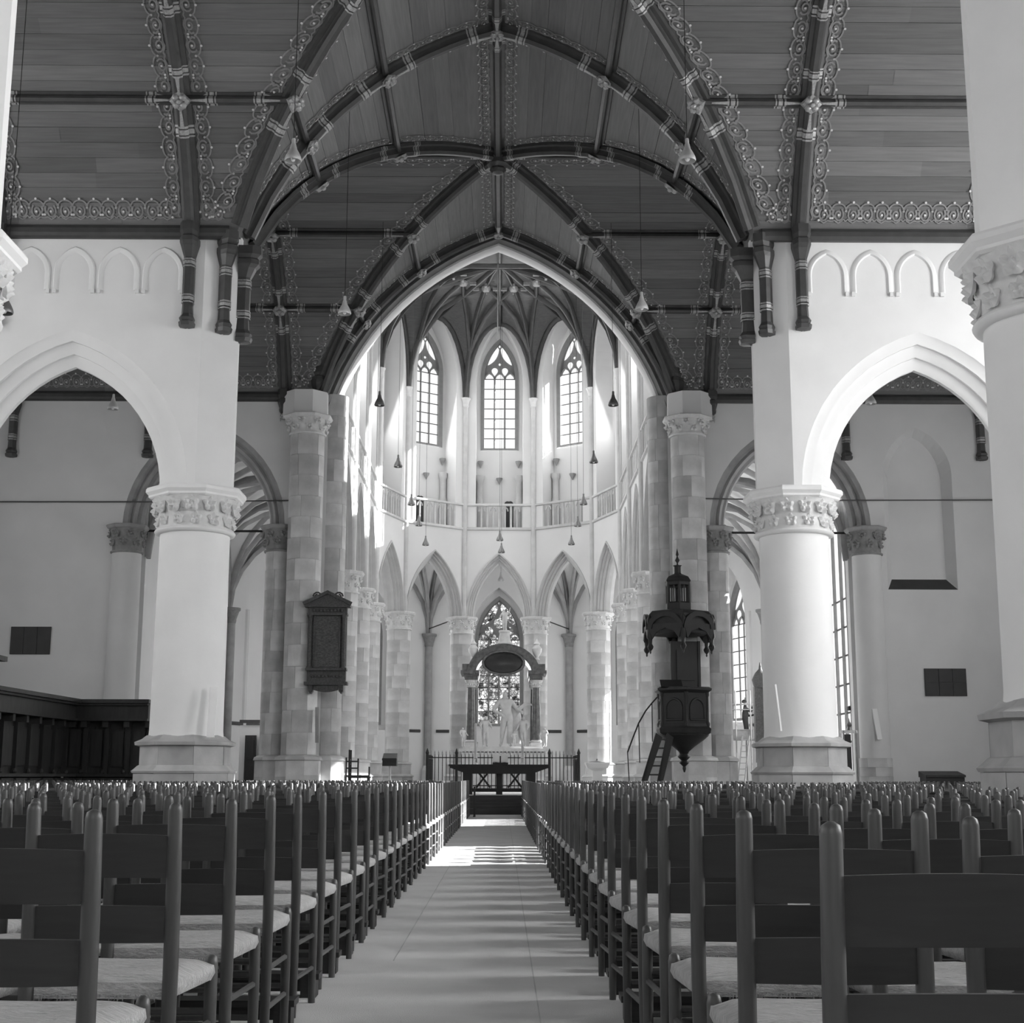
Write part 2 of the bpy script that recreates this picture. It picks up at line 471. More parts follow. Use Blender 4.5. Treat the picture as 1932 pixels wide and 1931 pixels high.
# ---- cross walls between the aisle bays
PXN, PXO_, PR = 6.16, 11.45, 0.71
CAPZ = 6.78
PROF_IN = [(.66, 0), (.60, -.05), (.44, -.09), (.44, -.17), (.36, -.19), (.22, -.27), (.22, -.34), (.05, -.40), (0, -.44), (0, -.56), (.05, -.60), (.22, -.66), (.22, -.73), (.36, -.81), (.44, -.83), (.44, -.91), (.60, -.95), (.66, -1.0)]
def cross_wall(y, sgn, nm, blind):
    T = frameT((0, y, 0), (sgn, 0, 0), (0, -1, 0))
    m = MB()
    aw, ar = arch_off(1.88, 2.65, .66)
    wall_mesh(m, T, 6.1, XO, CAPZ, ZW, 0, -1.0, [(8.8, aw, CAPZ, ar, None), (14.1, aw, CAPZ, ar, None)], soffit=False)
    # pier end towards the nave
    P = [(6.1, 0), (5.42, -.42), (5.42, -.58), (6.1, -1.0)]
    m.grid([[T(u, d, CAPZ) for u, d in P], [T(u, d, ZW+.05) for u, d in P]])
    m.face([T(u, d, ZW+.05) for u, d in P])
    m.face([T(u, d, CAPZ) for u, d in P])
    o = struct(m.build('wall_' + nm, 'plaster')); fix(o.data)
    a = MB(); arch_mould(a, T, 8.8, 1.88, CAPZ, 2.65, PROF_IN)
    a.build('arch_moulding', 'plaster', o, smooth=40)
    a = MB(); arch_mould(a, T, 14.1, 1.88, CAPZ, 2.65, PROF_IN)
    a.build('arch_moulding', 'plaster', o, smooth=40)
    if blind:   # little blind arches under the wall plate
        for k in range(7):
            uc = 6.95 + 0.93*k
            b = MB(); ln = arch_line(.38, .52, 0, 7)
            pts = [(-.38, -.38), (-.38, -.15)] + ln + [(.38, -.15), (.38, -.38)]
            b.sweep([T(uc+x, 0, 11.35+z) for x, z in pts], Vector((0, -1, 0)), [(-.07, 0), (-.04, .025), (.03, .035), (.06, 0)])
            b.box(T(uc-.40, .02, 10.94), (.07, .06, .09)); b.box(T(uc+.40, .02, 10.94), (.07, .06, .09))
            b.build('blind_arch', 'plaster', o, smooth=35)
    return o
for y, nm in ((1.2, 'rear'), (14.2, 'near'), (28.0, 'middle')):
    for sgn, sd in ((-1, 'left'), (1, 'right')):
        cross_wall(y, sgn, nm + '_' + sd, y > 20)

# ---- far wall with the arches into the choir aisles and the chancel arch
T41 = frameT((0, 41.0, 0), (1, 0, 0), (0, -1, 0))
FAW, FAS, FAR = 1.9, 8.29, 2.65
for sgn, sd in ((-1, 'left'), (1, 'right')):
    m = MB(); aw, ar = arch_off(FAW, FAR, .5)
    ops = [(sgn*8.7, aw, FAS, ar, None)]
    u0, u1 = sorted((sgn*5.1, sgn*XO))
    if sgn > 0: ops.append((12.55, 1.03, 9.9, 1.45, 6.45))
    wall_mesh(m, T41, u0, u1, 0, ZW, 0, -1.0, ops, soffit=False)
    o = struct(m.build('wall_far_' + sd, 'wall_plaster')); fix(o.data)
    if sgn > 0:   # blind window niche
        n = MB()
        ln = arch_line(1.03, 1.45, 0, 10); ins = .22
        out = [(-1.03, 6.45-9.9)] + ln + [(1.03, 6.45-9.9)]
        inn = [(x*(1-ins/1.03), max(z-ins*.9, 6.75-9.9) if z > 0 else (z if z > -1 else 6.8-9.9)) for x, z in out]
        n.grid([[T41(12.55+x, 0, 9.9+z) for x, z in out], [T41(12.55+x, -.38, 9.9+z) for x, z in inn]])
        n.face([T41(12.55+x, -.38, 9.9+z) for x, z in inn])
        n.build('blind_niche', 'wall_plaster', o)
        n = MB(); n.face([T41(12.55-1.03, .002, 6.45), T41(12.55+1.03, .002, 6.45), T41(12.55+.81, -.37, 6.80), T41(12.55-.81, -.37, 6.80)])
        n.build('niche_sill', 'slate', o)
    a = MB()
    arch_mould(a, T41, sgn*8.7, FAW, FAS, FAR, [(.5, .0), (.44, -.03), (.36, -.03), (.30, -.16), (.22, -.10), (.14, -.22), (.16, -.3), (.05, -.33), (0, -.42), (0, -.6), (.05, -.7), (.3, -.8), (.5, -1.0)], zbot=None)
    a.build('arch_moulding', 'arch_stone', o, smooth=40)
    # jamb faces under the springing
    j = MB()
    for sg in (-1, 1):
        u = sgn*8.7 + sg*aw
        j.face([T41(u, 0, 0), T41(u, 0, FAS), T41(u, -1, FAS), T41(u, -1, 0)])
    j.build('jamb', 'wall_plaster', o)
m = MB(); CW, CS, CR = 5.21, 9.69, 7.41
aw, ar = arch_off(CW, CR, .45)
wall_mesh(m, T41, -5.6, 5.6, 0, 24.0, -.004, -.996, [(0, aw, CS, ar, None)], soffit=False)
o = struct(m.build('wall_chancel_arch', 'plaster')); fix(o.data)
a = MB(); arch_mould(a, T41, 0, CW, CS, CR, [(.45, .02), (.42, .08), (.34, .08), (.32, -.1), (.22, -.02), (.16, -.18), (.13, -.2)], n=22); a.build('arch_moulding', 'shaded_chancel_stone', o, smooth=40)
a = MB(); arch_mould(a, T41, 0, CW, CS, CR, [(.13, -.2), (.07, -.2), (.03, -.26), (0, -.35), (0, -.6), (.06, -.7), (.3, -.85), (.45, -1.0)], n=22); a.build('choir_lit_edge', 'plaster', o, smooth=40)  # white inner edge paints in the light from the choir

# ------------------------------------------------------------------ boarded nave vault
m = MB(); KS = [k/12 for k in range(13)]
for yc in BAYS:
    for sx in (-1, 1):
        for sy in (-1, 1):
            rows = []
            for k in KS:
                s = s_at(k); p, n = tr_pt(sx*s, yc, sy, s); q, _ = tr_pt(sx*XO, yc, sy, s)
                rows.append([p - n*.05, q - n*.05])
            m.grid(rows)
ends = [-11.0] + list(BAYS) + [41.1]
for i in range(len(ends)-1):
    ya, yb = ends[i], ends[i+1]
    for sx in (-1, 1):
        rows = []
        for k in KS:
            s = s_at(k)
            y0 = ya + bb(s) if i > 0 else ya
            y1 = yb - bb(s) if i < len(ends)-2 else yb
            p, n = nv_pt(sx, y0, s); q, _ = nv_pt(sx, y1, s)
            rows.append([p - n*.05, q - n*.05])
        m.grid(rows)
for sx in (-1, 1): m.box((sx*11.2, 15.6, ZW+.1), (11.6, .9, .1)); m.box((sx*11.2, 1.7, ZW+.1), (11.6, 1.2, .1)); m.box((sx*11.2, -10.6, ZW+.1), (11.6, 1.3, .1))
ceiling = struct(m.build('ceiling', 'web_wood'))

def board(name, quad, normal, matn, th=.03):
    """one thin plank: visible underside and its long edges"""
    b = MB(); n = Vector(normal); lift = random.uniform(-.006, .008)
    A = [Vector(p) + n*lift for p in quad]; B = [p - n*th for p in A]
    g = (A[3]-A[0]).normalized()*.003; A = [A[0]+g, A[1]+g, A[2]-g, A[3]-g]
    b.face(A); b.face([A[1], A[0], B[0], B[1]]); b.face([A[3], A[2], B[2], B[3]]); b.face([A[2], A[1], B[1], B[2]])
    return b.build(name, matn, ceiling)
NS = 26
for bi, yc in ((2, 22.0), (3, 35.0)):
    for sx in (-1, 1):
        for j in range(NS):
            s1, s2 = s_at(j/NS), s_at((j+1)/NS)
            lim = 11.5 if bi == 2 else XO
            nb = 2 if bi == 2 else 2
            xs = [None] + sorted(random.uniform(max(s1, 5.8)+.6, lim-.6) for _ in range(nb-1)) + [XO]
            for a, b in zip(xs, xs[1:]):
                x1a = s1 if a is None else a; x2a = s2 if a is None else a
                p1, n = tr_pt(sx*x1a, yc, 1, s1); p2, _ = tr_pt(sx*b, yc, 1, s1); p3, _ = tr_pt(sx*b, yc, 1, s2); p4, _ = tr_pt(sx*x2a, yc, 1, s2)
                board('plank', [p1, p2, p3, p4], n, 'plank_wood')
NSN = 20
for (ya, yb, e) in ((22.0, 35.0, 0), (35.0, 41.05, 1)):
    for sx in (-1, 1):
        for j in range(NSN):
            s1, s2 = s_at(j/NSN), s_at((j+1)/NSN)
            f = lambda s: (ya + bb(s), (yb - bb(s)) if not e else yb)
            (a1, b1), (a2, b2) = f(s1), f(s2)
            p1, n = nv_pt(sx, a1, s1); p2, _ = nv_pt(sx, b1, s1); p3, _ = nv_pt(sx, b2, s2); p4, _ = nv_pt(sx, a2, s2)
            board('plank', [p1, p2, p3, p4], n, 'plank_wood_nave')

# ---- ribs, purlins, wall plates
RIB = [(-.19, -.03), (-.18, .05), (-.10, .07), (-.085, .14), (-.10, .19), (-.05, .26), (.05, .26), (.10, .19), (.085, .14), (.10, .07), (.18, .05), (.19, -.03)]
PUR = [(l*.72, h*.72) for l, h in RIB]
RX = (6.4, 10.45, 14.5)
curves = []        # (fn(s) -> pt, normal), s0, s1
def add_rib(fn, s0, s1, prof, name='rib', n=14):
    pts, ns = [], []
    for k in range(n+1):
        s = s0 + (s1-s0)*k/n
        p, nn = fn(s); pts.append(p); ns.append(nn)
    b = MB(); b.sweep(pts, ns, prof); o = b.build(name, 'rib_wood', ceiling, smooth=35); fix(o.data); return o
SB = 5.40
for bi, yc in ((1, 8.2), (2, 22.0), (3, 35.0)):
    for sx in (-1, 1):
        for X in RX:
            for sy in (-1, 1):
                if bi == 1 and sy < 0: continue
                add_rib(lambda s, X=X, sx=sx, sy=sy, yc=yc: tr_pt(sx*X, yc, sy, s), SB, 0.0, RIB)
        for sy in (-1, 1):
            add_rib(lambda s, sx=sx, sy=sy, yc=yc: gr_pt(sx, yc, sy, s), SB, 0.0, RIB, 'groin_rib')
            for s in (P1, P2):
                if sy < 0: continue
                add_rib(lambda X, s=s, sx=sx, sy=sy, yc=yc: tr_pt(sx*X, yc, sy, s), s, XO, PUR, 'purlin', 4)
        add_rib(lambda X, sx=sx, yc=yc: tr_pt(sx*X, yc, 1, 0.0), 0.0, XO, PUR, 'purlin', 4)
for Y in (14.7, 28.5, 40.85):
    for sx in (-1, 1):
        add_rib(lambda s, sx=sx, Y=Y: nv_pt(sx, Y, s), SB, 0.0, RIB, 'nave_rib')
for (ya, yb, e) in ((8.2, 22.0, 0), (22.0, 35.0, 0), (35.0, 40.9, 1)):
    for sx in (-1, 1):
        for s in (P1, P2):
            add_rib(lambda Y, s=s, sx=sx: nv_pt(sx, Y, s), ya+bb(s), yb-bb(s) if not e else yb, PUR, 'purlin', 4)
    add_rib(lambda Y: (Vector((0, Y, vz(0)+nlift(0, Y))), Vector((0, 0, -1))), ya, yb, RIB, 'ridge_rib', 6)
PLATE = [(-.14, 0), (-.14, .06), (-.10, .12), (-.04, .15), (.06, .15), (.14, .10), (.14, 0)]
for y in (28.0, 41.0):
    for sx in (-1, 1):
        b = MB(); b.sweep([(sx*5.6, y, ZW-.02), (sx*XO, y, ZW-.02)], Vector((0, -1, 0)), PLATE)
        o = b.build('wall_plate', 'rib_wood', ceiling); fix(o.data)

# ---- carved bosses with gilt collars on every arm
bm_ = MB()
bm_.lathe([(.235, 0), (.20, .05), (.12, .07), (.05, .06)], 4, a0=0)
for k in range(4):
    a = k*PI/2 + PI/4
    bm_.lathe([(.075, .03), (.085, .07), (.05, .11), (.01, .12)], 6, (math.cos(a)*.1, math.sin(a)*.1, 0))
bm_.lathe([(.06, .05), (.07, .1), (.04, .15), (.005, .16)], 8)
BOSS = bm_.mesh('boss', 'gilt_band', smooth=40)
def place_boss(p, n, along):
    n = Vector(n).normalized(); t = Vector(along); t = (t - n*t.dot(n)).normalized(); b = n.cross(t)
    M = Matrix((t, b, n)).transposed().to_4x4(); M.translation = p + n*.24
    return inst('boss', BOSS, M, ceiling)
def collar(fn, s, ds, prof, boss):
    """gilt band and pointed leaf on a rib arm, a little way off the boss"""
    p0, _ = fn(s); p1, _ = fn(s + ds*.01)
    k = (p1-p0).length/.01
    if k < 1e-6: return
    f = ds/k
    big = [(l*1.07, h*1.05+.004) for l, h in prof]
    b = MB()
    def seg(a, c, pr0, pr1):
        P = []
        for q, pr in ((a, pr0), (c, pr1)):
            pt, n = fn(s + f*q); P.append((pt, n, pr))
        t = (P[1][0]-P[0][0]).normalized(); rows = []
        for pt, n, pr in P:
            n = (n - t*n.dot(t)).normalized(); bi = t.cross(n)
            rows.append([pt + bi*l + n*h for l, h in pr])
        b.grid(rows)
    thin = [(l*.35, h*1.02+.01) for l, h in prof]
    seg(.50, .54, big, big); seg(.57, .66, big, big); seg(.69, .72, big, big)
    seg(.18, .50, thin, [(l*.8, h*1.03+.006) for l, h in prof])
    o = b.build('rib_collar', 'gilt_band', boss); fix(o.data)
def arms(p, n, along, lst):
    bo = place_boss(p, n, along)
    WM[bo.name] = bo.matrix_basis.copy()
    for fn, s, ds, pr in lst: collar(fn, s, ds, pr, bo)
for yc in (22.0, 35.0):
    for sx in (-1, 1):
        for X in RX:
            for s in (P1, P2):
                f1 = lambda q, X=X: tr_pt(sx*X, yc, 1, q); f2 = lambda q, s=s: tr_pt(sx*q, yc, 1, s)
                p, n = f1(s); arms(p, n, (1, 0, 0), [(f1, s, 1, RIB), (f1, s, -1, RIB), (f2, X, 1, PUR), (f2, X, -1, PUR)])
        for sy in (-1, 1):
            for s in (P1, P2):
                g = lambda q: gr_pt(sx, yc, sy, q)
                lst = [(g, s, 1, RIB), (g, s, -1, RIB)]
                if sy > 0: lst.append((lambda q, s=s: tr_pt(sx*q, yc, 1, s), s, 1, PUR))
                p, n = g(s); p1, _ = g(s-.1); arms(p, n, p1-p, lst)
    p = Vector((0, yc, vz(0))); lst = []
    for sx in (-1, 1):
        for sy in (-1, 1): lst.append((lambda q, sx=sx, sy=sy: gr_pt(sx, yc, sy, q), 0.0, 1, RIB))
        lst.append((lambda X, sx=sx: tr_pt(sx*X, yc, 1, 0.0), 0.0, 1, PUR))
    arms(p, (0, 0, -1), (1, 0, 0), lst)
    d = MB(); d.lathe([(.05, -.62), (.16, -.58), (.22, -.5), (.2, -.44), (.3, -.36), (.3, -.28), (.34, -.2), (.3, 0)], 8, p); d.build('boss_pendant', 'rib_wood', ceiling, smooth=30)
for Y in (28.5, 40.85):
    for s in (P1, P2):
        for sx in (-1, 1):
            f = lambda q, sx=sx: nv_pt(sx, Y, q)
            p, n = f(s); p1, _ = f(s-.1); arms(p, n, p1-p, [(f, s, 1, RIB), (f, s, -1, RIB)])
    p, n = Vector((0, Y, vz(0)+nlift(0, Y))), Vector((0, 0, -1))
    arms(p, n, (1, 0, 0), [(lambda q, sx=sx: nv_pt(sx, Y, q), 0.0, 1, RIB) for sx in (-1, 1)] + [(lambda q: (Vector((0, q, vz(0)+nlift(0, q))), Vector((0, 0, -1))), Y, d, RIB) for d in ((-1, 1) if Y < 40 else (-1,))])

# ---- painted and carved scroll borders along the ribs (fine relief, uncountable)
ob = MB(); bd = MB()
def ribbon(m_, pts, w):
    P = [m_(a, l)[0] for a, l in pts]; n = m_(*pts[len(pts)//2])[1]
    rows = []
    for i, p in enumerate(P):
        t = (P[min(i+1, len(P)-1)] - P[max(i-1, 0)])
        if t.length < 1e-7: continue
        b = t.normalized().cross(n)*w/2
        rows.append([p+b, p-b])
    if len(rows) > 1: ob.grid(rows)
SPIRAL = [(.5 + .36*(1-k/20)*math.cos(k*.56+2.2), .44 + .36*(1-k/20)*math.sin(k*.56+2.2)) for k in range(18)]
SCALLOP = [(.5 - .5*math.cos(PI*k/8), .66 + .34*math.sin(PI*k/8)) for k in range(9)]
STEM = [(0, .12), (.15, .22), (.3, .12), (.5, .04), (.75, .16), (1, .12)]
LEAF = [(.78, .30), (.92, .5), (.86, .7)]
DOTS = [(.5, .44), (.0, .62), (.5, 1.06), (.93, .28)]
def band(fn, L, start, wd, flip=1, unit=.42):
    """fn(along_m, lateral_m) -> (pt, n); L metres long"""
    n = max(1, int(round((L-start)/unit))); un = (L-start)/n
    for k in range(n):
        inv = k % 2
        def m_(a, l):
            if inv: a = 1-a
            return_p, nn = fn(start + (k+a)*un, flip*(.2 + l*wd)); return return_p + nn*.022, nn
        for cv, w in ((SPIRAL, .034), (SCALLOP, .03), (STEM, .028), (LEAF, .045)): ribbon(m_, cv, w)
        for a, l in DOTS:
            p, nn = m_(a, l); r = .026
            t = nn.orthogonal().normalized(); b = nn.cross(t)
            bd.face([p + nn*.02 + (t*math.cos(q*PI/3) + b*math.sin(q*PI/3))*r for q in range(6)])
def arclen_fn(pt):
    """reparametrise s by arc length from the springing"""
    N = 60; tab = [(0.0, SB)]; prev = pt(SB)[0]; acc = 0
    for k in range(1, N+1):
        s = SB*(1-k/N); p = pt(s)[0]; acc += (p-prev).length; prev = p; tab.append((acc, s))
    def inv(a):
        for (a0, s0), (a1, s1) in zip(tab, tab[1:]):
            if a <= a1: return s0 + (s1-s0)*(a-a0)/max(a1-a0, 1e-9)
        return tab[-1][1]
    return inv, acc
for yc in (22.0, 35.0):
    inv, L = arclen_fn(lambda s: tr_pt(0, yc, 1, s))
    for sx in (-1, 1):
        for X in (RX[:2] if yc < 30 else RX):
            for fl in (-1, 1):
                band(lambda a, l: tr_pt(sx*(X+l), yc, 1, max(inv(a), 0)), L-.5 if yc < 30 else L-.5, .15, .30, fl)
        # along groins on the transverse side (far half) and the nave side
        ginv, GL = arclen_fn(lambda s: gr_pt(sx, yc, 1, s))
        band(lambda a, l: tr_pt(sx*(ginv(a)+l*1.15), yc, 1, max(ginv(a), 0)), GL-.7, .3, .34, 1)
        for sy in ((1, -1) if yc > 30 else (1,)):
            band(lambda a, l: nv_pt(sx, yc+sy*(bb(ginv(a))+l*1.15), max(ginv(a), 0)), GL-.7, 1.0, .26, 1)
        # wall plate crest
        def crest(a, l): 
            s = inv(max(l-.12, 0)); return tr_pt(sx*(6.75+a), yc, 1, s)
        band(crest, 10.0, 0, .42, 1, .30)
        band(lambda a, l: tr_pt(sx*(5.7+a), yc, 1, inv(max(l-.12, 0))), .5, 0, .3, 1, .30)
        # ridge of the transverse vault
        band(lambda a, l: tr_pt(sx*(.8+a), yc, 1, max(.02+l-.08, 0)), 14, 0, .26, 1) if yc > 30 else None
for Y in (28.5, 40.85):
    for sx in (-1, 1):
        inv, L = arclen_fn(lambda s: nv_pt(sx, Y, s))
        for fl in ((-1, 1) if Y < 40 else (-1,)):
            band(lambda a, l: nv_pt(sx, Y+l, max(inv(a), 0)), L-.5, .9, .26, fl)
for (ya, yb) in ((22.6, 34.4), (35.6, 40.5)):
    for sx in (-1, 1): band(lambda a, l: nv_pt(sx, ya+a, max(l-.02, 0)), yb-ya, 0, .26, 1)
tag(ob.build('scroll_border', 'ornament_paint', ceiling), 'pale painted scrollwork edging the dark vault ribs', kind='stuff')
tag(bd.build('gilt_beads', 'bead_gilt', ceiling), 'tiny gilt beads scattered along the scrollwork', kind='stuff')

# ---- hanging corbel posts under the ribs
def corbel_post(x, y, ztop, zbot, nx, ny, head=True):
    """dark post standing on a moulded console, gilt bands; (nx, ny) points into the room"""
    t = Vector((-ny, nx, 0)); n = Vector((nx, ny, 0)); c = Vector((x, y, 0))
    def ring(prof_z):
        rows = []
        for hw, dp, z in prof_z:
            rows.append([c + t*a + n*d + Vector((0, 0, z)) for a, d in ((-hw, -.05), (-hw, dp*.6), (-hw*.55, dp), (hw*.55, dp), (hw, dp*.6), (hw, -.05))])
        return rows
    b = MB(); b.grid(ring([(.115, .2, zbot+.55), (.115, .2, ztop-.45)])); root = b.build('corbel_post', 'rib_wood', ceiling, smooth=30); fix(root.data)
    b = MB(); b.grid(ring([(.02, .03, zbot-.02), (.15, .24, zbot), (.16, .27, zbot+.08), (.13, .22, zbot+.1), (.15, .26, zbot+.17), (.11, .2, zbot+.26), (.1, .18, zbot+.55)])); o = b.build('console', 'rib_wood', root); fix(o.data)
    if head:
        b = MB(); b.grid(ring([(.11, .2, ztop-.5), (.17, .3, ztop-.28), (.19, .38, ztop-.2), (.19, .38, ztop-.1), (.16, .34, ztop-.06), (.19, .42, ztop+.02), (.19, .42, ztop+.2), (.02, .1, ztop+.22)])); o = b.build('post_head', 'rib_wood', root); fix(o.data)
    for z in (zbot+.5, ztop-.72):
        b = MB()
        for dz in (0, .06, .15): b.grid(ring([(.122, .212, z+dz), (.122, .212, z+dz+(.03 if dz != .06 else .07))]))
        b.build('gilt_band', 'gilt_band', root)
for sx in (-1, 1):
    for y in (28.0, 14.2):
        corbel_post(sx*6.4, y-.0, 12.15, 10.15, 0, -1)
        corbel_post(sx*5.72, y+.22, 12.05, 10.1, -sx*.53, -.85)
        corbel_post(sx*5.42, y+.5, 11.9, 10.0, -sx, 0)
        corbel_post(sx*5.72, y+.78, 12.05, 10.1, -sx*.53, .85)
    for X in (10.45, 14.5): corbel_post(sx*X, 41.0, 12.15, 10.35, 0, -1)
    for X in (10.45,): corbel_post(sx*X, 28.0, 12.15, 10.15, 0, -1)
    corbel_post(sx*6.4, 41.0, 12.2, 11.75, 0, -1, head=True)
    corbel_post(sx*5.45, 40.9, 12.9, 11.5, -sx*.7, -.7)
# ------------------------------------------------------------------ pillars
def leaf_mesh():
    """deeply lobed, curled leaf with its back on y=0, facing -y"""
    m = MB(); K, N = 7, 30
    def pt(rho, th):
        lobe = math.cos(5*th); R = .150*(.88 + .12*lobe)*(1 + .12*math.cos(2*th+.6))
        d = .012 + .085*math.exp(-((rho-.66)/.24)**2)*(.62 + .38*lobe) + .045*math.exp(-(rho/.2)**2)
        return (rho*R*math.sin(th), -d, rho*R*math.cos(th))
    rows = [[pt(max(k/K, .02), 2*PI*q/N) for q in range(N)] for k in range(K+1)]
    rows.append([(x*.8, 0.02, z*.8) for x, y, z in rows[-1]])
    m.grid(rows, closed=True); m.face(rows[0])
    return m
LEAF_ME = leaf_mesh().mesh('leaf', 'capital_stone', smooth=50); fix(LEAF_ME)
LEAF_DK = leaf_mesh().mesh('leaf_dark', 'dark_capital_stone', smooth=50); fix(LEAF_DK)
def octo(r): return r/math.cos(PI/8)
def leaves(parent, x, y, z, r, n, size, a0=0.0, dark=False, tilt=.25):
    for k in range(n):
        a = a0 + 2*PI*k/n
        # face outward: local -y -> outward
        M = Matrix.Translation((x + r*math.cos(a), y + r*math.sin(a), z)) @ Matrix.Rotation(a + PI/2, 4, 'Z') @ Matrix.Rotation(-tilt, 4, 'X') @ Matrix.Diagonal((size*random.uniform(.92, 1.08), size, size*random.uniform(.92, 1.08), 1))
        inst('leaf', LEAF_DK if dark else LEAF_ME, M, parent)

def block_ring(parent, x, y, z0, z1, r, name='block', matn='base_stone', gap=.004):
    """eight dressed blocks around an octagonal base"""
    h = z1 - z0
    for k in range(8):
        a0, a1 = PI/8 + k*PI/4, PI/8 + (k+1)*PI/4
        R = octo(r); A = Vector((math.cos(a0)*R, math.sin(a0)*R, 0)); B = Vector((math.cos(a1)*R, math.sin(a1)*R, 0))
        g = (B-A).normalized()*gap; lift = random.uniform(-.004, .006)
        nn = ((A+B)/2).normalized()*lift; A2, B2 = A+g+nn, B-g+nn
        C, D = B2*.7, A2*.7
        b = MB(); o = Vector((x, y, z0+.004)); up = Vector((0, 0, h-.008))
        b.prism([o+A2, o+B2, o+C, o+D], up)
        b.build(name, matn, parent)

def nave_pillar(x, y, label, blocks=True):
    t = thing('nave_pillar', (x, y, 0), label, 'pillar', 'white round nave pillars')
    b = MB(); b.lathe([(octo(.93), 0), (octo(.93), 1.08)], 8, (x, y, 0), PI/8)
    core = MB(); core.lathe([(octo(.90), 0), (octo(.90), 1.06), (octo(.80), 1.2), (octo(.80), 1.6)], 8, (x, y, 0), PI/8)
    core.build('base_core', 'mortar', t)
    block_ring(t, x, y, 0, .52, .93); block_ring(t, x, y, .52, 1.06, .93); block_ring(t, x, y, 1.2, 1.58, .83)
    q = MB(); q.lathe([(octo(.95), 1.06), (octo(.97), 1.10), (octo(.93), 1.13), (octo(.86), 1.2), (octo(.83), 1.215)], 8, (x, y, 0), PI/8); q.build('base_moulding', 'base_stone', t)
    q = MB(); q.lathe([(octo(.83), 1.575), (octo(.92), 1.60), (octo(.93), 1.66), (octo(.80), 1.72), (octo(.72), 1.79), (.70, 1.81)], 8, (x, y, 0), PI/8); q.build('base_moulding', 'base_stone', t)
    s = MB(); s.lathe([(.745, 1.74), (.735, 1.80), (PR+.015, 1.9), (PR+.005, 4.0), (PR-.005, 5.86)], 40, (x, y, 0)); s.build('shaft', 'plaster', t, smooth=40)
    n = MB(); n.lathe([(.74, 5.84), (.80, 5.86), (.82, 5.90), (.79, 5.945), (.75, 5.95)], 40, (x, y, 0)); n.build('neck_ring', 'plaster', t, smooth=50)
    c = MB(); c.lathe([(.745, 5.94), (.75, 6.15), (.79, 6.4), (octo(.84), 6.58)], 24, (x, y, 0), PI/24); cap = c.build('capital', 'capital_stone', t, smooth=50)
    leaves(cap, x, y, 6.11, .735, 13, .98, .1); leaves(cap, x, y, 6.40, .80, 14, 1.18, .1+PI/14, tilt=.1)
    a = MB(); a.lathe([(octo(.86), 6.55), (octo(.90), 6.58), (octo(.90), 6.62), (octo(.955), 6.68), (octo(.955), 6.74), (octo(.93), CAPZ)], 8, (x, y, 0), PI/8); a.build('abacus', 'plaster', t)
    return t
nave_pillar(-PXN, 28.5, 'white round pillar on the left with a pale board leaning on its base moulding')
nave_pillar(PXN, 28.5, 'white round pillar on the right with a thin stick leaning on its base')
nave_pillar(-PXN, 14.7, 'nearest white pillar cut off by the left edge of the picture')
nave_pillar(PXN, 14.7, 'nearest white pillar filling the right edge of the picture')
nave_pillar(-PXO_, 28.5, 'outer white pillar of the left aisle beyond the pointed arch')
nave_pillar(PXO_, 28.5, 'outer white pillar of the right aisle behind the nearest pillar')
for x in (-PXN, PXN):
    b = MB(); b.lathe([(.95, 0), (.8, 1.7), (.76, 5.9), (.95, 6.6), (.95, CAPZ)], 16, (x, 1.7, 0)); tag(b.build('nave_pillar', 'plaster'), 'white pillar beside the camera on the %s, out of the picture' % ('left' if x < 0 else 'right'), 'pillar', 'white round nave pillars')

# ---- coursed stone shafts
ARC = {}
def arc_stone(r, n, h, matn):
    key = (round(r, 3), n, round(h, 3), matn)
    if key not in ARC:
        m = MB(); g = .004/r; K = 5
        a = [-PI/n + g + (2*PI/n - 2*g)*k/K for k in range(K+1)]
        lo = [(r*math.cos(q), r*math.sin(q), .003) for q in a]; hi = [(r*math.cos(q), r*math.sin(q), h-.003) for q in a]
        li = [(.8*r*math.cos(q), .8*r*math.sin(q), .003) for q in a]; hi2 = [(.8*r*math.cos(q), .8*r*math.sin(q), h-.003) for q in a]
        m.grid([li, lo, hi, hi2])
        for q in (0, K): m.face([li[q], lo[q], hi[q], hi2[q]])
        me = m.mesh('stone', matn); me.polygons.foreach_set('use_smooth', [True]*len(me.polygons)); me.set_sharp_from_angle(angle=math.radians(40)); ARC[key] = me
    return ARC[key]
def stone_shaft(parent, x, y, z0, z1, r, ch, n=5, matn='pier_stone'):
    core = MB(); core.lathe([(r*.975, z0), (r*.975, z1)], 20, (x, y, 0)); core.build('shaft_core', 'mortar', parent, smooth=40)
    k = max(1, round((z1-z0)/ch)); h = (z1-z0)/k; me = arc_stone(r, n, h, matn)
    for i in range(k):
        a0 = random.uniform(0, 2*PI/n) if i % 2 else random.uniform(0, 2*PI/n) + PI/n
        for j in range(n):
            a = a0 + 2*PI*j/n
            q = math.atan2(math.sin(a+PI/2), math.cos(a+PI/2))     # 0 = facing the nave (-y)
            if abs(q) > 2.3: continue
            s = 1 + random.uniform(-.004, .008)
            M = Matrix.Translation((x, y, z0+i*h)) @ Matrix.Rotation(a, 4, 'Z') @ Matrix.Diagonal((s, s, 1, 1))
            inst('stone', me, M, parent)
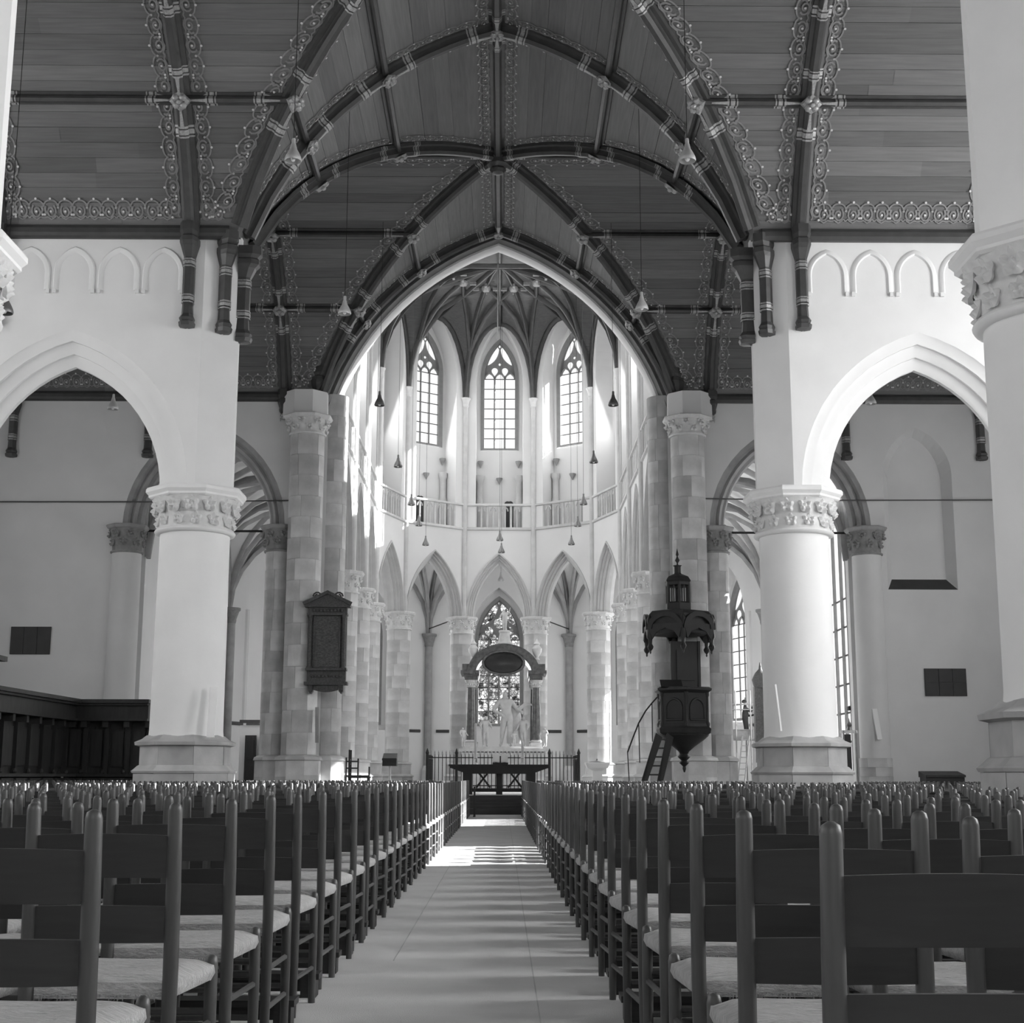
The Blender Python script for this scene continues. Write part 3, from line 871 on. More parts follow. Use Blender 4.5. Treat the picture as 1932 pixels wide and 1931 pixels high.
def small_cap(parent, x, y, z0, z1, r, dark=False, n=8, sc_=.8, rows=2):
    c = MB(); c.lathe([(r+.05, z0), (r+.06, z0+.05), (r, z0+.07), (r*1.02, z0+.3*(z1-z0)), (r*1.22, z1-.12)], 20, (x, y, 0)); cap = c.build('capital', 'dark_capital_stone' if dark else 'capital_stone', parent, smooth=45)
    h = z1-z0
    leaves(cap, x, y, z0+h*.38, r*1.03, n, sc_, .2, dark)
    if rows > 1: leaves(cap, x, y, z0+h*.68, r*1.16, n, sc_*1.05, .2+PI/n, dark)
    a = MB(); a.lathe([(octo(r*1.22), z1-.13), (octo(r*1.32), z1-.1), (octo(r*1.40), z1-.03), (octo(r*1.36), z1)], 8, (x, y, 0), PI/8); a.build('abacus', 'arch_stone' if dark else 'capital_stone', parent)
def stone_base(parent, x, y, zf, r, tall=1.3):
    for z0, z1, k in ((zf, zf+tall*.45, 1.42), (zf+tall*.55, zf+tall*.9, 1.22)): block_ring(parent, x, y, z0, z1, r*k, matn='pier_stone')
    q = MB(); q.lathe([(octo(r*1.40), zf), (octo(r*1.40), zf+tall*.45), (octo(r*1.50), zf+tall*.46), (octo(r*1.46), zf+tall*.5), (octo(r*1.22), zf+tall*.56), (octo(r*1.2), zf+tall*.9), (octo(r*1.32), zf+tall*.91), (octo(r*1.26), zf+tall*.96), (r*1.04, zf+tall)], 8, (x, y, 0), PI/8); q.build('base', 'pier_stone', parent)
for sx, sd in ((-1, 'left'), (1, 'right')):
    t = thing('crossing_pier', (sx*5.63, 40.7, 0), 'clustered grey stone pier at the %s of the chancel arch, %s' % (sd, 'carrying the dark epitaph' if sx < 0 else 'behind the dark pulpit'), 'pier', 'crossing piers')
    for X, Y, r, z1, ch in ((5.63, 40.55, .50, 10.9, .62), (4.97, 41.45, .43, 12.35, .66), (6.45, 41.15, .40, 7.55, .6)):
        stone_base(t, sx*X, Y, 0.0, r, 1.6)
        stone_shaft(t, sx*X, Y, 1.6, z1, r, ch)
    small_cap(t, sx*5.63, 40.55, 10.9, 11.5, .50, False, 8, .95)
    small_cap(t, sx*6.45, 41.15, 7.5, 8.29, .40, True, 7, .95)
    b = MB(); b.lathe([(.72, 11.5), (.70, 12.3)], 8, (sx*5.75, 40.95, 0), PI/8); b.build('impost', 'wall_plaster', t)
    # half column on the aisle wall
    t = thing('wall_column', (sx*10.95, 41.1, 0), 'half-round column against the dim %s aisle wall with dark leafy capital' % sd, 'column', 'aisle wall columns')
    if sx > 0: stone_shaft(t, sx*10.95, 41.1, 0, 1.55, .47, .26)
    else:
        b = MB(); b.lathe([(octo(.48), 0), (octo(.48), 1.4), (.44, 1.55)], 8, (sx*10.95, 41.1, 0), PI/8); b.build('base', 'pale_stone', t)
    b = MB(); b.lathe([(.44, 1.5), (.43, 7.52)], 28, (sx*10.95, 41.1, 0)); b.build('shaft', 'wall_plaster', t, smooth=40)
    small_cap(t, sx*10.95, 41.1, 7.45, 8.29, .42, True, 7, .95)
    b = MB(); b.tube([(sx*6.3, 41.5, 8.22), (sx*11.1, 41.5, 8.22)], .035, 6); b.tube([(sx*11.05, 41.5, 8.22), (sx*11.05, 41.5, 8.1)], .03, 6)
    tag(b.build('tie_rod', 'iron'), 'black iron tie rod across the %s choir aisle arch' % sd, 'tie rod', 'tie rods')
    b = MB(); b.tube([(sx*5.9, 40.9, 9.15 if sx > 0 else 9.05), (sx*9, 40.93, 9.1 if sx > 0 else 9.0), (sx*16.9, 40.95, 9.15 if sx > 0 else 8.98)], .022, 5)
    tag(b.build('wall_cable', 'lead'), 'thin grey cable strung across the %s aisle wall' % sd, 'cable', 'wall cables')

# ================================================================== CHOIR AND AMBULATORY
CY, CR_, SX_ = 55.0, 5.10, 5.12
ZF = 0.5
def pol(R, deg): a = math.radians(deg); return (R*math.sin(a), CY + R*math.cos(a))
INN = [(-SX_, 42.0), (-SX_, 46.33), (-SX_, 50.67), (-SX_, 55.0)] + [pol(CR_, d) for d in (-54, -18, 18, 54)] + [(SX_, 55.0), (SX_, 50.67), (SX_, 46.33), (SX_, 42.0)]
RO = 10.6
OUT = [(-RO, 42.0), (-RO, 46.33), (-RO, 50.67), (-RO, 55.0)] + [pol(RO, d) for d in (-54, -18, 18, 54)] + [(RO, 55.0), (RO, 50.67), (RO, 46.33), (RO, 42.0)]
CAPC, GAL, TOPZ, SPZ = 7.68, 11.5, 22.6, 17.3

def facetT(A, B):
    A = Vector((A[0], A[1], 0)); B = Vector((B[0], B[1], 0)); mid = (A+B)/2; u = (B-A).normalized()
    n = Vector((u.y, -u.x, 0))
    if n.dot(Vector((0, 52.0, 0)) - mid) < 0 and abs(mid.x) < 20:
        n = -n
    # inward = towards the choir axis
    c = Vector((0, min(mid.y, CY), 0)) - mid
    if n.dot(c) < 0: n = -n
    return frameT(mid, u, n), (B-A).length/2

def gothic_window(name, T, uc, w, sill, zs, r, lights, rows, d, pane, stained=False, parent=None, fw=.16):
    """framed window: mullions, lancet heads, tracery, leaded bars, one pane per light and row"""
    wn = bpy.data.objects.new(name, None); COL.objects.link(wn); struct(wn)
    fm = MB(); ln = arch_line(w, r, 0, 10); li = arch_line(w-fw, r-fw*1.1, 0, 10)
    o_ = [(-w, sill-zs)] + ln + [(w, sill-zs)]; i_ = [(-w+fw, sill+.12-zs)] + li + [(w-fw, sill+.12-zs)]
    fm.grid([[T(uc+x, d+.16, zs+z) for x, z in o_], [T(uc+x, d+.10, zs+z) for x, z in i_], [T(uc+x, d-.1, zs+z) for x, z in i_]])
    fm.face([T(uc-w, d+.16, sill), T(uc+w, d+.16, sill), T(uc+w-fw, d+.1, sill+.12), T(uc-w+fw, d+.1, sill+.12)])
    fm.build('window_frame', 'tracery_stone', wn)
    iw = w-fw; ir = r-fw*1.1; lw = 2*iw/lights; z0 = sill+.12
    zl = zs - (.05 if lights == 3 else .0)             # where the lancet heads spring
    hr = lw*.62
    mb_r = .045 if lights == 3 else .05
    for i in range(1, lights):
        u = -iw + lw*i; b = MB(); b.tube([T(uc+u, d, z0), T(uc+u, d, zl+.02)], mb_r, 6); b.build('mullion', 'tracery_stone', wn)
    for i in range(lights):
        u = -iw + lw*(i+.5); b = MB()
        b.tube([T(uc+u+x, d, zl+z) for x, z in arch_line(lw/2, hr, 0, 5)], mb_r*.8, 5); b.build('lancet_head', 'tracery_stone', wn)
    # stone head plate with glazed lights cut into it
    H = ir; pw = (MATS[pane].name)
    li3 = arch_line(iw+.02, ir+.02, 0, 10)
    p = MB(); p.face([T(uc+x, d-.06, zs+z) for x, z in [(-iw-.02, zl-zs)] + li3 + [(iw+.02, zl-zs)]]); p.build('tracery_head', 'tracery_stone', wn)
    def glass(P):
        p = MB(); p.face([T(uc+x, d-.03, zs+z) for x, z in P]); p.build('tracery_pane', pane, wn)
    def drop(cx, cz, s):
        P = []
        for k in range(14):
            a = 2*PI*k/14; c_ = math.cos(a)
            P.append((cx + s*.9*math.sin(a)*(1 if c_ > 0 else (1+c_)**.55), cz + s*c_*(1.0 if c_ > 0 else 1.35)))
        return P
    for i in range(lights):
        u = -iw + lw*(i+.5); glass([(u+x, zl-zs+z) for x, z in arch_line(lw/2-.045, hr-.04, 0, 5)])
    zt = zl - zs + hr
    if lights == 3:
        for cx in (-.5, .5): glass(drop(lw*cx, zt+.10, lw*.36))
        for cx in (-1.05, 1.05): glass([(lw*cx + .05*math.cos(k), zt-.02+.06*math.sin(k)) for k in range(6)])
        glass([(.06*math.cos(k), zt+.42+.06*math.sin(k)) for k in range(6)])
    else:
        for cx in (-1.0, 1.0): glass(drop(lw*cx, zt+.10, lw*.46))
        if stained:
            glass([(lw*.52*math.cos(k*PI/6), zt+.50+lw*.52*math.sin(k*PI/6)) for k in range(12)])
        else: glass(drop(0, zt+.45, lw*.46))
    half = arch_line(iw-.05, ir-.06, 0, 24)[24:]           # apex -> right springing
    k0, k1 = (2, 15) if lights == 3 else (2, 16)
    for sg in (-1, 1):
        o1 = half[k0:k1+1]; n_ = len(o1)-1; inn = []
        for q, (x, z) in enumerate(o1):
            f = q/n_; wdt = (.30 if lights == 3 else .40)*math.sin(PI*min(1, f*.9+.08))**.7*(1-f*.45)
            inn.append((max(.03, x-wdt*.55), z-wdt))
        glass([(sg*x, z) for x, z in o1 + inn[::-1]])
    glass([(.05*math.cos(k), H-.14+.06*math.sin(k)) for k in range(6)])
    zz = [z0 + (zl-z0)*k/rows for k in range(rows+1)]
    for k in range(1, rows+1):
        b = MB(); b.tube([T(uc-iw, d+.02, zz[k]), T(uc+iw, d+.02, zz[k])], .022, 4); b.build('saddle_bar', 'lead', wn)
    for i in range(lights):
        for k in range(rows):
            a = -iw + lw*i + .01; b_ = a + lw - .02
            p = MB(); p.face([T(uc+a, d-.02, zz[k]+.01), T(uc+b_, d-.02, zz[k]+.01), T(uc+b_, d-.02, zz[k+1]-.01), T(uc+a, d-.02, zz[k+1]-.01)]); p.build('pane', pane, wn)
    return wn

wcount = [1]
ARCH_P = [(.34, .25), (.33, .30), (.28, .30), (.26, .15), (.20, .15), (.18, .05), (.12, .05), (.10, -.07), (.04, -.07), (0, -.14), (0, -.32), (.12, -.45), (.34, -.60)]
lower = []
for i in range(len(INN)-1):
    T, hl = facetT(INN[i], INN[i+1])
    apse = 3 <= i <= 7
    aw, ar = (1.08, 2.35) if apse else (1.62, 3.1)
    ow, orr = arch_off(aw, ar, .34)
    nm = 'wall_apse' if apse else ('wall_choir_left' if i < 3 else 'wall_choir_right')
    m = MB(); wall_mesh(m, T, -hl-.02, hl+.02, CAPC, GAL, .25, -.60, [(0, ow, CAPC, orr, None)], soffit=False)
    nw, nsp, nr = (1.02, 18.2, 2.6) if apse else (1.45, 18.0, 2.9)
    wall_mesh(m, T, -hl-.02, hl+.02, GAL, TOPZ, .25, -.60, [(0, nw, nsp, nr, GAL+.02)])
    ww, wsill, wsp, wr = (.84, 15.15, 18.5, 1.8) if apse else (1.1, 15.1, 18.3, 2.2)
    wall_mesh(m, T, -hl-.02, hl+.02, GAL, TOPZ, -.60, -.85, [(0, ww, wsp, wr, wsill)])
    wo = struct(m.build(nm, 'choir_plaster'))
    a = MB(); arch_mould(a, T, 0, aw, CAPC, ar, ARCH_P, n=10); a.build('arch_moulding', 'choir_arch_stone', wo, smooth=25)
    for z, h in ((GAL, .07), (GAL+1.05, .06)):
        b = MB(); b.sweep([T(-hl, .25, z), T(hl, .25, z)], T.n, [(-h, 0), (-h*.6, .07), (h*.6, .07), (h, 0)]); b.build('string_course', 'pale_stone', wo)
    # balustrade with little colonnettes
    nc = 8 if apse else 10
    for k in range(nc+1):
        u = -nw + 2*nw*k/nc
        b = MB(); b.tube([T(u, .2, GAL+.05), T(u, .2, GAL+1.0)], .035 if k % 2 else .055, 5); b.build('colonnette', 'pale_stone', wo)
    for k in range(nc//2):
        u = -nw + 2*nw*(k+.5)/(nc/2); b = MB(); b.tube([T(u+x, .2, GAL+.78+z) for x, z in arch_line(nw/nc*2*.48, .18, 0, 4)], .03, 4); b.build('balustrade_arch', 'pale_stone', wo)
    if apse and 4 <= i <= 6:
        # gallery back wall: small columns, consoles and a dark doorway
        for sg in (-1, 1):
            u = sg*.86; b = MB(); p = T(u, -.5, 0)
            b.lathe([(.17, GAL), (.17, GAL+1.35), (.14, GAL+1.42), (.14, GAL+2.2), (.2, GAL+2.35), (.2, GAL+2.5), (.02, GAL+2.5)], 10, p); b.build('gallery_column', 'pale_stone', wo, smooth=40)
            b = MB(); b.lathe([(.02, GAL+2.86), (.05, GAL+2.95), (.13, GAL+3.1), (.14, GAL+3.16), (.02, GAL+3.18)], 8, T(u*.97, -.52, 0)); b.build('console', 'arch_stone', wo, smooth=40)
        b = MB(); b.lathe([(.02, GAL+2.12), (.05, GAL+2.2), (.13, GAL+2.34), (.14, GAL+2.4), (.02, GAL+2.42)], 8, T(0, -.52, 0)); b.build('console', 'arch_stone', wo, smooth=40)
        ud = {4: -.25, 5: .42, 6: .62}[i]
        dk = MB(); dl = arch_line(.2, .12, 0, 5)
        dk.face([T(ud-.2, -.592, GAL+.05)] + [T(ud+x, -.592, GAL+1.25+z) for x, z in dl] + [T(ud+.2, -.592, GAL+.05)])
        struct(dk.build('door_%d' % (i-3), 'slate'))
    if not apse:
        for u in (-nw-.12, nw+.12, -nw-.34, nw+.34):
            b = MB(); b.tube([T(u, .27, GAL+.05), T(u, .27, 20.2)], .055, 6); b.build('wall_shaft', 'choir_arch_stone', wo, smooth=50)
    # clerestory window
    if apse: gothic_window('window_%d' % wcount[0], T, 0, ww, wsill, wsp, wr, 3, 7, -.72, 'clear_pane')
    else:
        wn = bpy.data.objects.new('window_%d' % wcount[0], None); COL.objects.link(wn); struct(wn)
        simple_window('w', T, 0, ww, wsill, wsp, wr, 'clear_pane', -.72, 4, 7, wn)
    wcount[0] += 1
    dl_ = daylight(T(0, .05, 17.0), T.n - Vector((0, 0, .35)), 1.5 if apse else 2.4, 4.4, LP['clere'] * (1.0 if apse else 1.4))
# columns of the choir and its vault shafts
apse_names = {4: 'second', 5: 'third', 6: 'fourth', 7: 'fifth'}
lab = {1: 'first choir column on the left, just behind the epitaph pier', 2: 'second choir column on the left, behind the first', 3: 'third choir column on the left, before the bright slit window',
       4: 'apse column on the left with a patch of sun near its foot', 5: 'apse column just left of the marble monument', 6: 'apse column just right of the marble monument',
       7: 'apse column on the right with a bright sunlit edge', 8: 'third choir column on the right, behind the font', 9: 'second choir column on the right, behind the pulpit stairs', 10: 'first choir column on the right, just behind the pulpit pier'}
for i in range(1, len(INN)-1):
    x, y = INN[i]
    t = thing('choir_column', (x, y, ZF), lab[i], 'column', 'choir columns')
    stone_base(t, x, y, ZF, .47, 1.1)
    stone_shaft(t, x, y, ZF+1.1, 7.0, .49, .48, 5, 'column_stone')
    small_cap(t, x, y, 6.95, CAPC, .48, False, 9, .78)
    d = (Vector((0, min(y, CY), 0)) - Vector((x, y, 0))).normalized()
    sxp, syp = x + d.x*.28, y + d.y*.28
    b = MB(); b.tube([(sxp, syp, CAPC-.02), (sxp, syp, SPZ-.35)], .115, 10); b.build('vault_shaft', 'pale_stone', t, smooth=40)
    b = MB(); b.lathe([(.12, SPZ-.42), (.15, SPZ-.36), (.13, SPZ-.3), (.17, SPZ-.12), (.22, SPZ-.05), (.22, SPZ), (.05, SPZ+.01)], 10, (sxp, syp, 0)); b.build('shaft_capital', 'capital_stone', t, smooth=40)

# ---- vaults
def vault(web, ribs, corners, zs, boss, rises, n=8, open_sides=()):
    C = [Vector((c[0], c[1], z)) for c, z in zip(corners, zs)]; B = Vector(boss); k = len(C)
    def q(P, Q, t):
        h = 1-math.cos(t*PI/2); v = math.sin(t*PI/2)
        return Vector((P.x+(Q.x-P.x)*h, P.y+(Q.y-P.y)*h, P.z+(Q.z-P.z)*v))
    for i in range(k):
        if ribs is not None: ribs.append([q(C[i], B, t/n) for t in range(n+1)])
        if i in open_sides: continue
        j = (i+1) % k; A = (C[i]+C[j])/2; A.z = max(C[i].z, C[j].z) + rises[i]
        for P in (C[i], C[j]):
            rows = []
            for t in range(n+1):
                w, r = q(P, A, t/n), q(P, B, t/n)
                rows.append([w.lerp(r, e/4) for e in range(5)])
            web.grid(rows)
        if ribs is not None:
            ribs.append([q(C[i], A, t/n) for t in range(n+1)]); ribs.append([q(C[j], A, t/n) for t in range(n+1)])
            ribs.append([A.lerp(B, t/3) for t in range(4)])
web = MB(); ribs = []
def sh(P, k=.3):
    d = (Vector((0, min(P[1], CY), 0)) - Vector((P[0], P[1], 0))).normalized(); return (P[0]+d.x*k, P[1]+d.y*k)
II = [sh(p) for p in INN]; ZC = 21.9
for a in range(3):
    cs = [II[a], II[a+1], II[10-a], II[11-a]]
    vault(web, ribs, cs, [SPZ]*4, (0, (cs[0][1]+cs[1][1])/2, ZC), [3.5, 4.4, 3.5, 4.4])
cs = II[3:9]; vault(web, ribs, cs, [SPZ]*6, (0, CY+.2, ZC), [3.45]*5 + [4.4])
cv = struct(web.build('ceiling_choir', 'web_wood', smooth=60))
CR2 = [(-.10, -.03), (-.09, .06), (-.03, .14), (.03, .14), (.09, .06), (.10, -.03)]
def rib_obj(path, matn, parent, prof=CR2, name='rib'):
    ns = []
    for i in range(len(path)):
        t = (path[min(i+1, len(path)-1)] - path[max(i-1, 0)]).normalized()
        side = Vector((-t.y, t.x, 0)); side = side.normalized() if side.length > 1e-4 else Vector((1, 0, 0))
        n = side.cross(t)
        ns.append(n if n.z < 0 else -n)
        if abs(ns[-1].z) < 1e-3: ns[-1] = Vector((-path[i].x, CY-4-path[i].y, 0)).normalized()
    b = MB(); b.sweep(path, ns, prof); o = b.build(name, matn, parent, smooth=40); fix(o.data)
# star of short ribs in the crown
star = []
Bc = Vector((0, CY+.2, ZC))
def rib_pt(c, B, t):
    h = 1-math.cos(t*PI/2); v = math.sin(t*PI/2); P = Vector((c[0], c[1], SPZ)); return Vector((P.x+(B.x-P.x)*h, P.y+(B.y-P.y)*h, P.z+(B.z-P.z)*v - .02))
ap = II[3:9]
rp = [rib_pt(c, Bc, .74) for c in ap]
for i in range(5):
    A = Vector(((ap[i][0]+ap[i+1][0])/2, (ap[i][1]+ap[i+1][1])/2, SPZ+3.45)); M_ = A.lerp(Bc, .42)
    star.append([rp[i], rp[i].lerp(M_, .5), M_]); star.append([M_, M_.lerp(rp[i+1], .5), rp[i+1]])
    star.append([rib_pt(ap[i], Bc, .3), rib_pt(ap[i], Bc, .3).lerp(M_, .5) + Vector((0, 0, .35)), M_])
    star.append([rib_pt(ap[i+1], Bc, .3), rib_pt(ap[i+1], Bc, .3).lerp(M_, .5) + Vector((0, 0, .35)), M_])
for a in range(3):
    cs = [II[a], II[a+1], II[10-a], II[11-a]]; B = Vector((0, (cs[0][1]+cs[1][1])/2, ZC))
    pts = [rib_pt(c, B, .68) for c in cs]
    for k in range(4): star.append([pts[k], pts[k].lerp(pts[(k+1) % 4], .5), pts[(k+1) % 4]])
for p in ribs + star: rib_obj(p, 'rib_wood', cv)
bos = rp + [Bc] + [Vector((0, (II[a][1]+II[a+1][1])/2, ZC)) for a in range(3)]
cb = MB(); cb.lathe([(.02, -.22), (.14, -.2), (.2, -.1), (.2, 0)], 8); 
for k in range(4): cb.box((.42*math.cos(k*PI/2), .42*math.sin(k*PI/2), -.1), (.1 if k % 2 else .26, .26 if k % 2 else .1, .13))
CB = cb.mesh('boss', 'gilt_band', smooth=40)
for p in bos: inst('boss', CB, Matrix.Translation(p + Vector((0, 0, -.02))), cv)

# ambulatory and choir aisles: white groined vaults with grey ribs
web = MB(); ribs = []; AZ = 7.5
for i in range(len(INN)-1):
    a, b_, c, d = INN[i], INN[i+1], OUT[i+1], OUT[i]
    ctr = ((a[0]+b_[0]+c[0]+d[0])/4, (a[1]+b_[1]+c[1]+d[1])/4, 11.3)
    apse = 3 <= i <= 7
    vault(web, ribs, [a, b_, c, d], [CAPC, CAPC, AZ, AZ], ctr, [2.8 if apse else 3.4, 3.3, 3.4, 3.3], n=7)
    # extra ribs fanning from the outer shafts
    for P, Q in ((c, a), (d, b_), (c, ((a[0]+b_[0])/2, (a[1]+b_[1])/2)), (d, ((a[0]+b_[0])/2, (a[1]+b_[1])/2))):
        pass
    for P, oth in ((c, d), (d, c)):
        tgt = Vector(((ctr[0]*.5 + (P[0]+a[0]+b_[0])/3*.5), (ctr[1]*.5 + (P[1]+a[1]+b_[1])/3*.5), 11.05))
        Pp = Vector((P[0], P[1], AZ)); ribs.append([Vector((Pp.x+(tgt.x-Pp.x)*(1-math.cos(t*PI/14)), Pp.y+(tgt.y-Pp.y)*(1-math.cos(t*PI/14)), Pp.z+(tgt.z-Pp.z)*math.sin(t*PI/14) - .03)) for t in range(8)])
av = struct(web.build('ceiling_ambulatory', 'choir_plaster', smooth=60))
for p in ribs: rib_obj(p, 'arch_stone', av, [(l*.95, h*.95) for l, h in CR2])
b = MB(); b.box((0, 60, 12.6), (30, 40, .1))
# outer walls of the ambulatory
for i in range(len(OUT)-1):
    T, hl = facetT(OUT[i], OUT[i+1])
    apse = 3 <= i <= 7
    ww, ws, wsp, wr = (1.12, 3.3, 7.3, 2.05) if apse or i < 3 else (1.62, 1.4, 7.3, 2.4)
    left_blind = i in (0, 1, 2, 3)
    m = MB()
    wall_mesh(m, T, -hl-.05, hl+.05, ZF, 11.8, 0, -.55, [] if left_blind else [(0, ww+.25, wsp-.1, wr+.45, ws-.25)])
    if not left_blind: wall_mesh(m, T, -hl-.05, hl+.05, ZF, 11.8, -.55, -.8, [(0, ww, wsp, wr, ws)])
    wo = struct(m.build('wall_ambulatory', 'choir_plaster'))
    b = MB()
    for sg in (-1, 1):
        if hl > 2.2: b.sweep([T(sg*1.75, 0, ZF), T(sg*1.75, 0, 7.6)], T.n, [(-.14, 0), (-.1, .08), (0, .12), (.1, .08), (.14, 0)])
    b.build('wall_shaft', 'choir_plaster', wo, smooth=40)
    b = MB(); b.sweep([T(-hl+.4, 0, 3.05), T(-1.55 if not left_blind else hl-.4, 0, 3.05)], T.n, [(-.07, 0), (-.05, .06), (.05, .06), (.07, 0)])
    if not left_blind: b.sweep([T(1.55, 0, 3.05), T(hl-.4, 0, 3.05)], T.n, [(-.07, 0), (-.05, .06), (.05, .06), (.07, 0)])
    b.build('string_course', 'slate', wo)
    if not left_blind:
        st = i == 5 or i == 6
        if apse: gothic_window('window_%d' % wcount[0], T, 0, ww, ws, wsp, wr, 4, 7, -.68, 'stained_pane' if st else 'clear_pane', stained=(i == 5))
        else:
            wn = bpy.data.objects.new('window_%d' % wcount[0], None); COL.objects.link(wn); struct(wn)
            simple_window('w', T, 0, ww+.2, ws-.2, wsp, wr+.3, 'clear_pane', -.12, 4, 7, wn)
        wcount[0] += 1
    daylight(T(0, .25, 5.6), T.n, 2.0, 4.2, LP['amb'] * (.45 if left_blind else (.5 if i == 5 else 1.0)))  # blind left walls have no window; lamps there are added fill
olab = {3: 'left choir aisle', 4: 'left bend of the ambulatory', 5: 'ambulatory left of the stained window', 6: 'ambulatory right of the stained window', 7: 'right bend of the ambulatory', 8: 'right choir aisle'}
for i in range(1, len(OUT)-1):
    x, y = OUT[i]; d = (Vector((0, min(y, CY), 0)) - Vector((x, y, 0))).normalized(); x += d.x*.12; y += d.y*.12
    nmx = {1: 'left choir aisle, nearest the crossing', 2: 'left choir aisle, second from the crossing', 9: 'right choir aisle, second from the crossing', 10: 'right choir aisle, nearest the crossing'}
    t = thing('wall_shaft', (x, y, ZF), 'slender grey wall shaft with small capital in the ' + olab.get(i, nmx.get(i, '')), 'shaft', 'ambulatory wall shafts')
    b = MB(); b.lathe([(.3, ZF), (.3, ZF+.8), (.22, ZF+.95), (.2, ZF+1)], 8, (x, y, 0)); b.build('base', 'pale_stone', t)
    b = MB(); b.tube([(x, y, ZF+.9), (x, y, 6.95)], .17, 10); b.build('shaft', 'arch_stone', t, smooth=40)
    b = MB(); b.lathe([(.18, 6.9), (.2, 6.98), (.2, 7.05), (.3, 7.35), (.36, 7.4), (.36, 7.5), (.1, 7.52)], 10, (x, y, 0)); b.build('capital', 'dark_capital_stone', t, smooth=40)

for i, l in ((4, 'left bend of the ambulatory'), (5, 'left of the stained window'), (6, 'right of the stained window'), (7, 'right bend of the ambulatory')):
    a, c = INN[i], OUT[i]; b = MB(); b.tube([(a[0], a[1], CAPC+.06), (c[0], c[1], CAPC+.06)], .028, 5)
    tag(b.build('tie_rod', 'iron'), 'thin iron tie rod from apse column to outer wall, ' + l, 'tie rod', 'tie rods')
# ================================================================== CARPET, CHAIRS
m = MB(); m.box((0, 18.9, .006), (2.1, 40.0, .012))
car = tag(m.build('carpet_runner', 'carpet'), 'grey carpet runner down the central aisle between the chairs', 'carpet')
for x, y0, y1 in ((.33, 3.0, 39.0), (-.42, 8.0, 20.0)):
    b = MB(); b.box((x, (y0+y1)/2, .0125), (.006, y1-y0, .002)); b.build('seam', 'arch_stone', car)

def cyl(path, r, n=8, smooth=50, matn='chair_wood', name='post'):
    b = MB(); b.tube(path, r, n); me = b.mesh(name, matn, smooth); fix(me); return me
PT = [(-.202, 0), (-.194, .24), (-.19, .46), (-.20, .70), (-.215, .90), (-.216, .912), (-.216, .918)]
def post(sx): return cyl([(sx*.19, y, z) for y, z in PT], [.017, .0195, .0205, .0205, .019, .0155, .006], 9, 50, 'chair_wood', 'back_post')
def fleg(sx): return cyl([(sx*.212, .2, 0), (sx*.212, .2, .25), (sx*.212, .2, .455), (sx*.212, .2, .472), (sx*.212, .2, .478)], [.016, .019, .019, .015, .005], 9, 50, 'chair_wood', 'front_leg')
def yz(z):
    for (y0, z0), (y1, z1) in zip(PT, PT[1:]):
        if z <= z1: return y0 + (y1-y0)*(z-z0)/(z1-z0)
    return PT[-1][0]
def slat(z0, z1, crown):
    b = MB(); rows = []
    K = 8
    for side in (1, -1):
        for k in range(K+1):
            x = -.183 + .366*k/K; bow = .030*(1-(x/.183)**2); cz = crown*(1-(x/.183)**2)
            rows.append((x, bow, cz))
    F, Bk = [], []
    for k in range(K+1):
        x, bow, cz = rows[k]
        F.append([(x, yz(z0)-bow-.007, z0 + cz*.3), (x, yz(z1)-bow-.007, z1+cz), (x, yz(z1)-bow+.007, z1+cz), (x, yz(z0)-bow+.007, z0+cz*.3)])
    b.grid(F, closed=True); b.face(F[0]); b.face(F[-1])
    me = b.mesh('back_slat', 'slat_wood', 40); fix(me); return me
def seat_mesh(n=9):
    b = MB(); rows = []
    fx, bx_ = .225, .195; fy, by = .215, -.185
    N = n
    for j in range(N+1):
        v = j/N; hw = bx_ + (fx-bx_)*v; y = by + (fy-by)*v
        row = []
        for i in range(N+1):
            u = i/N*2-1
            e = min(1-abs(u), v*2 if v < .5 else (1-v)*2)
            z = .452 + .020*min(1, e*5)**.5 - .010*max(0, 1-abs(u)*1.3)*math.sin(PI*v)
            z += -.004 if abs(abs(u)-abs(v*2-1)) < .1 else 0
            row.append((u*hw, y, z))
        rows.append(row)
    b.grid(rows)
    # rolled edge all round
    edge = rows[0][:] + [r[-1] for r in rows[1:]] + rows[-1][-2::-1] + [r[0] for r in rows[-2:0:-1]]
    lo = [(p[0]*1.015, p[1]*1.015+.0, p[2]-.022) for p in edge]; lo2 = [(p[0]*.97, p[1]*.97, p[2]-.042) for p in edge]
    b.grid([edge, lo, lo2], closed=True, flip=True)
    b.face([p for p in lo2])
    me = b.mesh('rush_seat', 'rush', 60); fix(me); return me
def fringe_mesh():
    b = MB(); rnd = random.Random(5)
    for k in range(46):
        x = -.19 + .38*k/45; y = -.183; L = rnd.uniform(.012, .034)
        b.face([(x-.004, y, .43), (x+.004, y, .43), (x+rnd.uniform(-.004, .004), y-.003, .43-L)])
    return b.mesh('rush_fringe', 'rush_fringe')
CH = [('back_post', post(-1)), ('back_post', post(1)), ('front_leg', fleg(-1)), ('front_leg', fleg(1)),
      ('back_slat', slat(.722, .832, .006)), ('back_slat', slat(.555, .648, .005)), ('rush_seat', seat_mesh()), ('rush_fringe', fringe_mesh())]
for z in (.15, .29):
    for sx in (-1, 1): CH.append(('side_rung', cyl([(sx*.19, -.194, z), (sx*.212, .2, z)], .0105, 6, 50, 'chair_wood', 'side_rung')))
    CH.append(('front_rung', cyl([(-.212, .2, z+.03), (.212, .2, z+.03)], .0105, 6, 50, 'chair_wood', 'front_rung')))
CH.append(('back_rung', cyl([(-.19, -.194, .22), (.19, -.194, .22)], .0105, 6, 50, 'chair_wood', 'back_rung')))
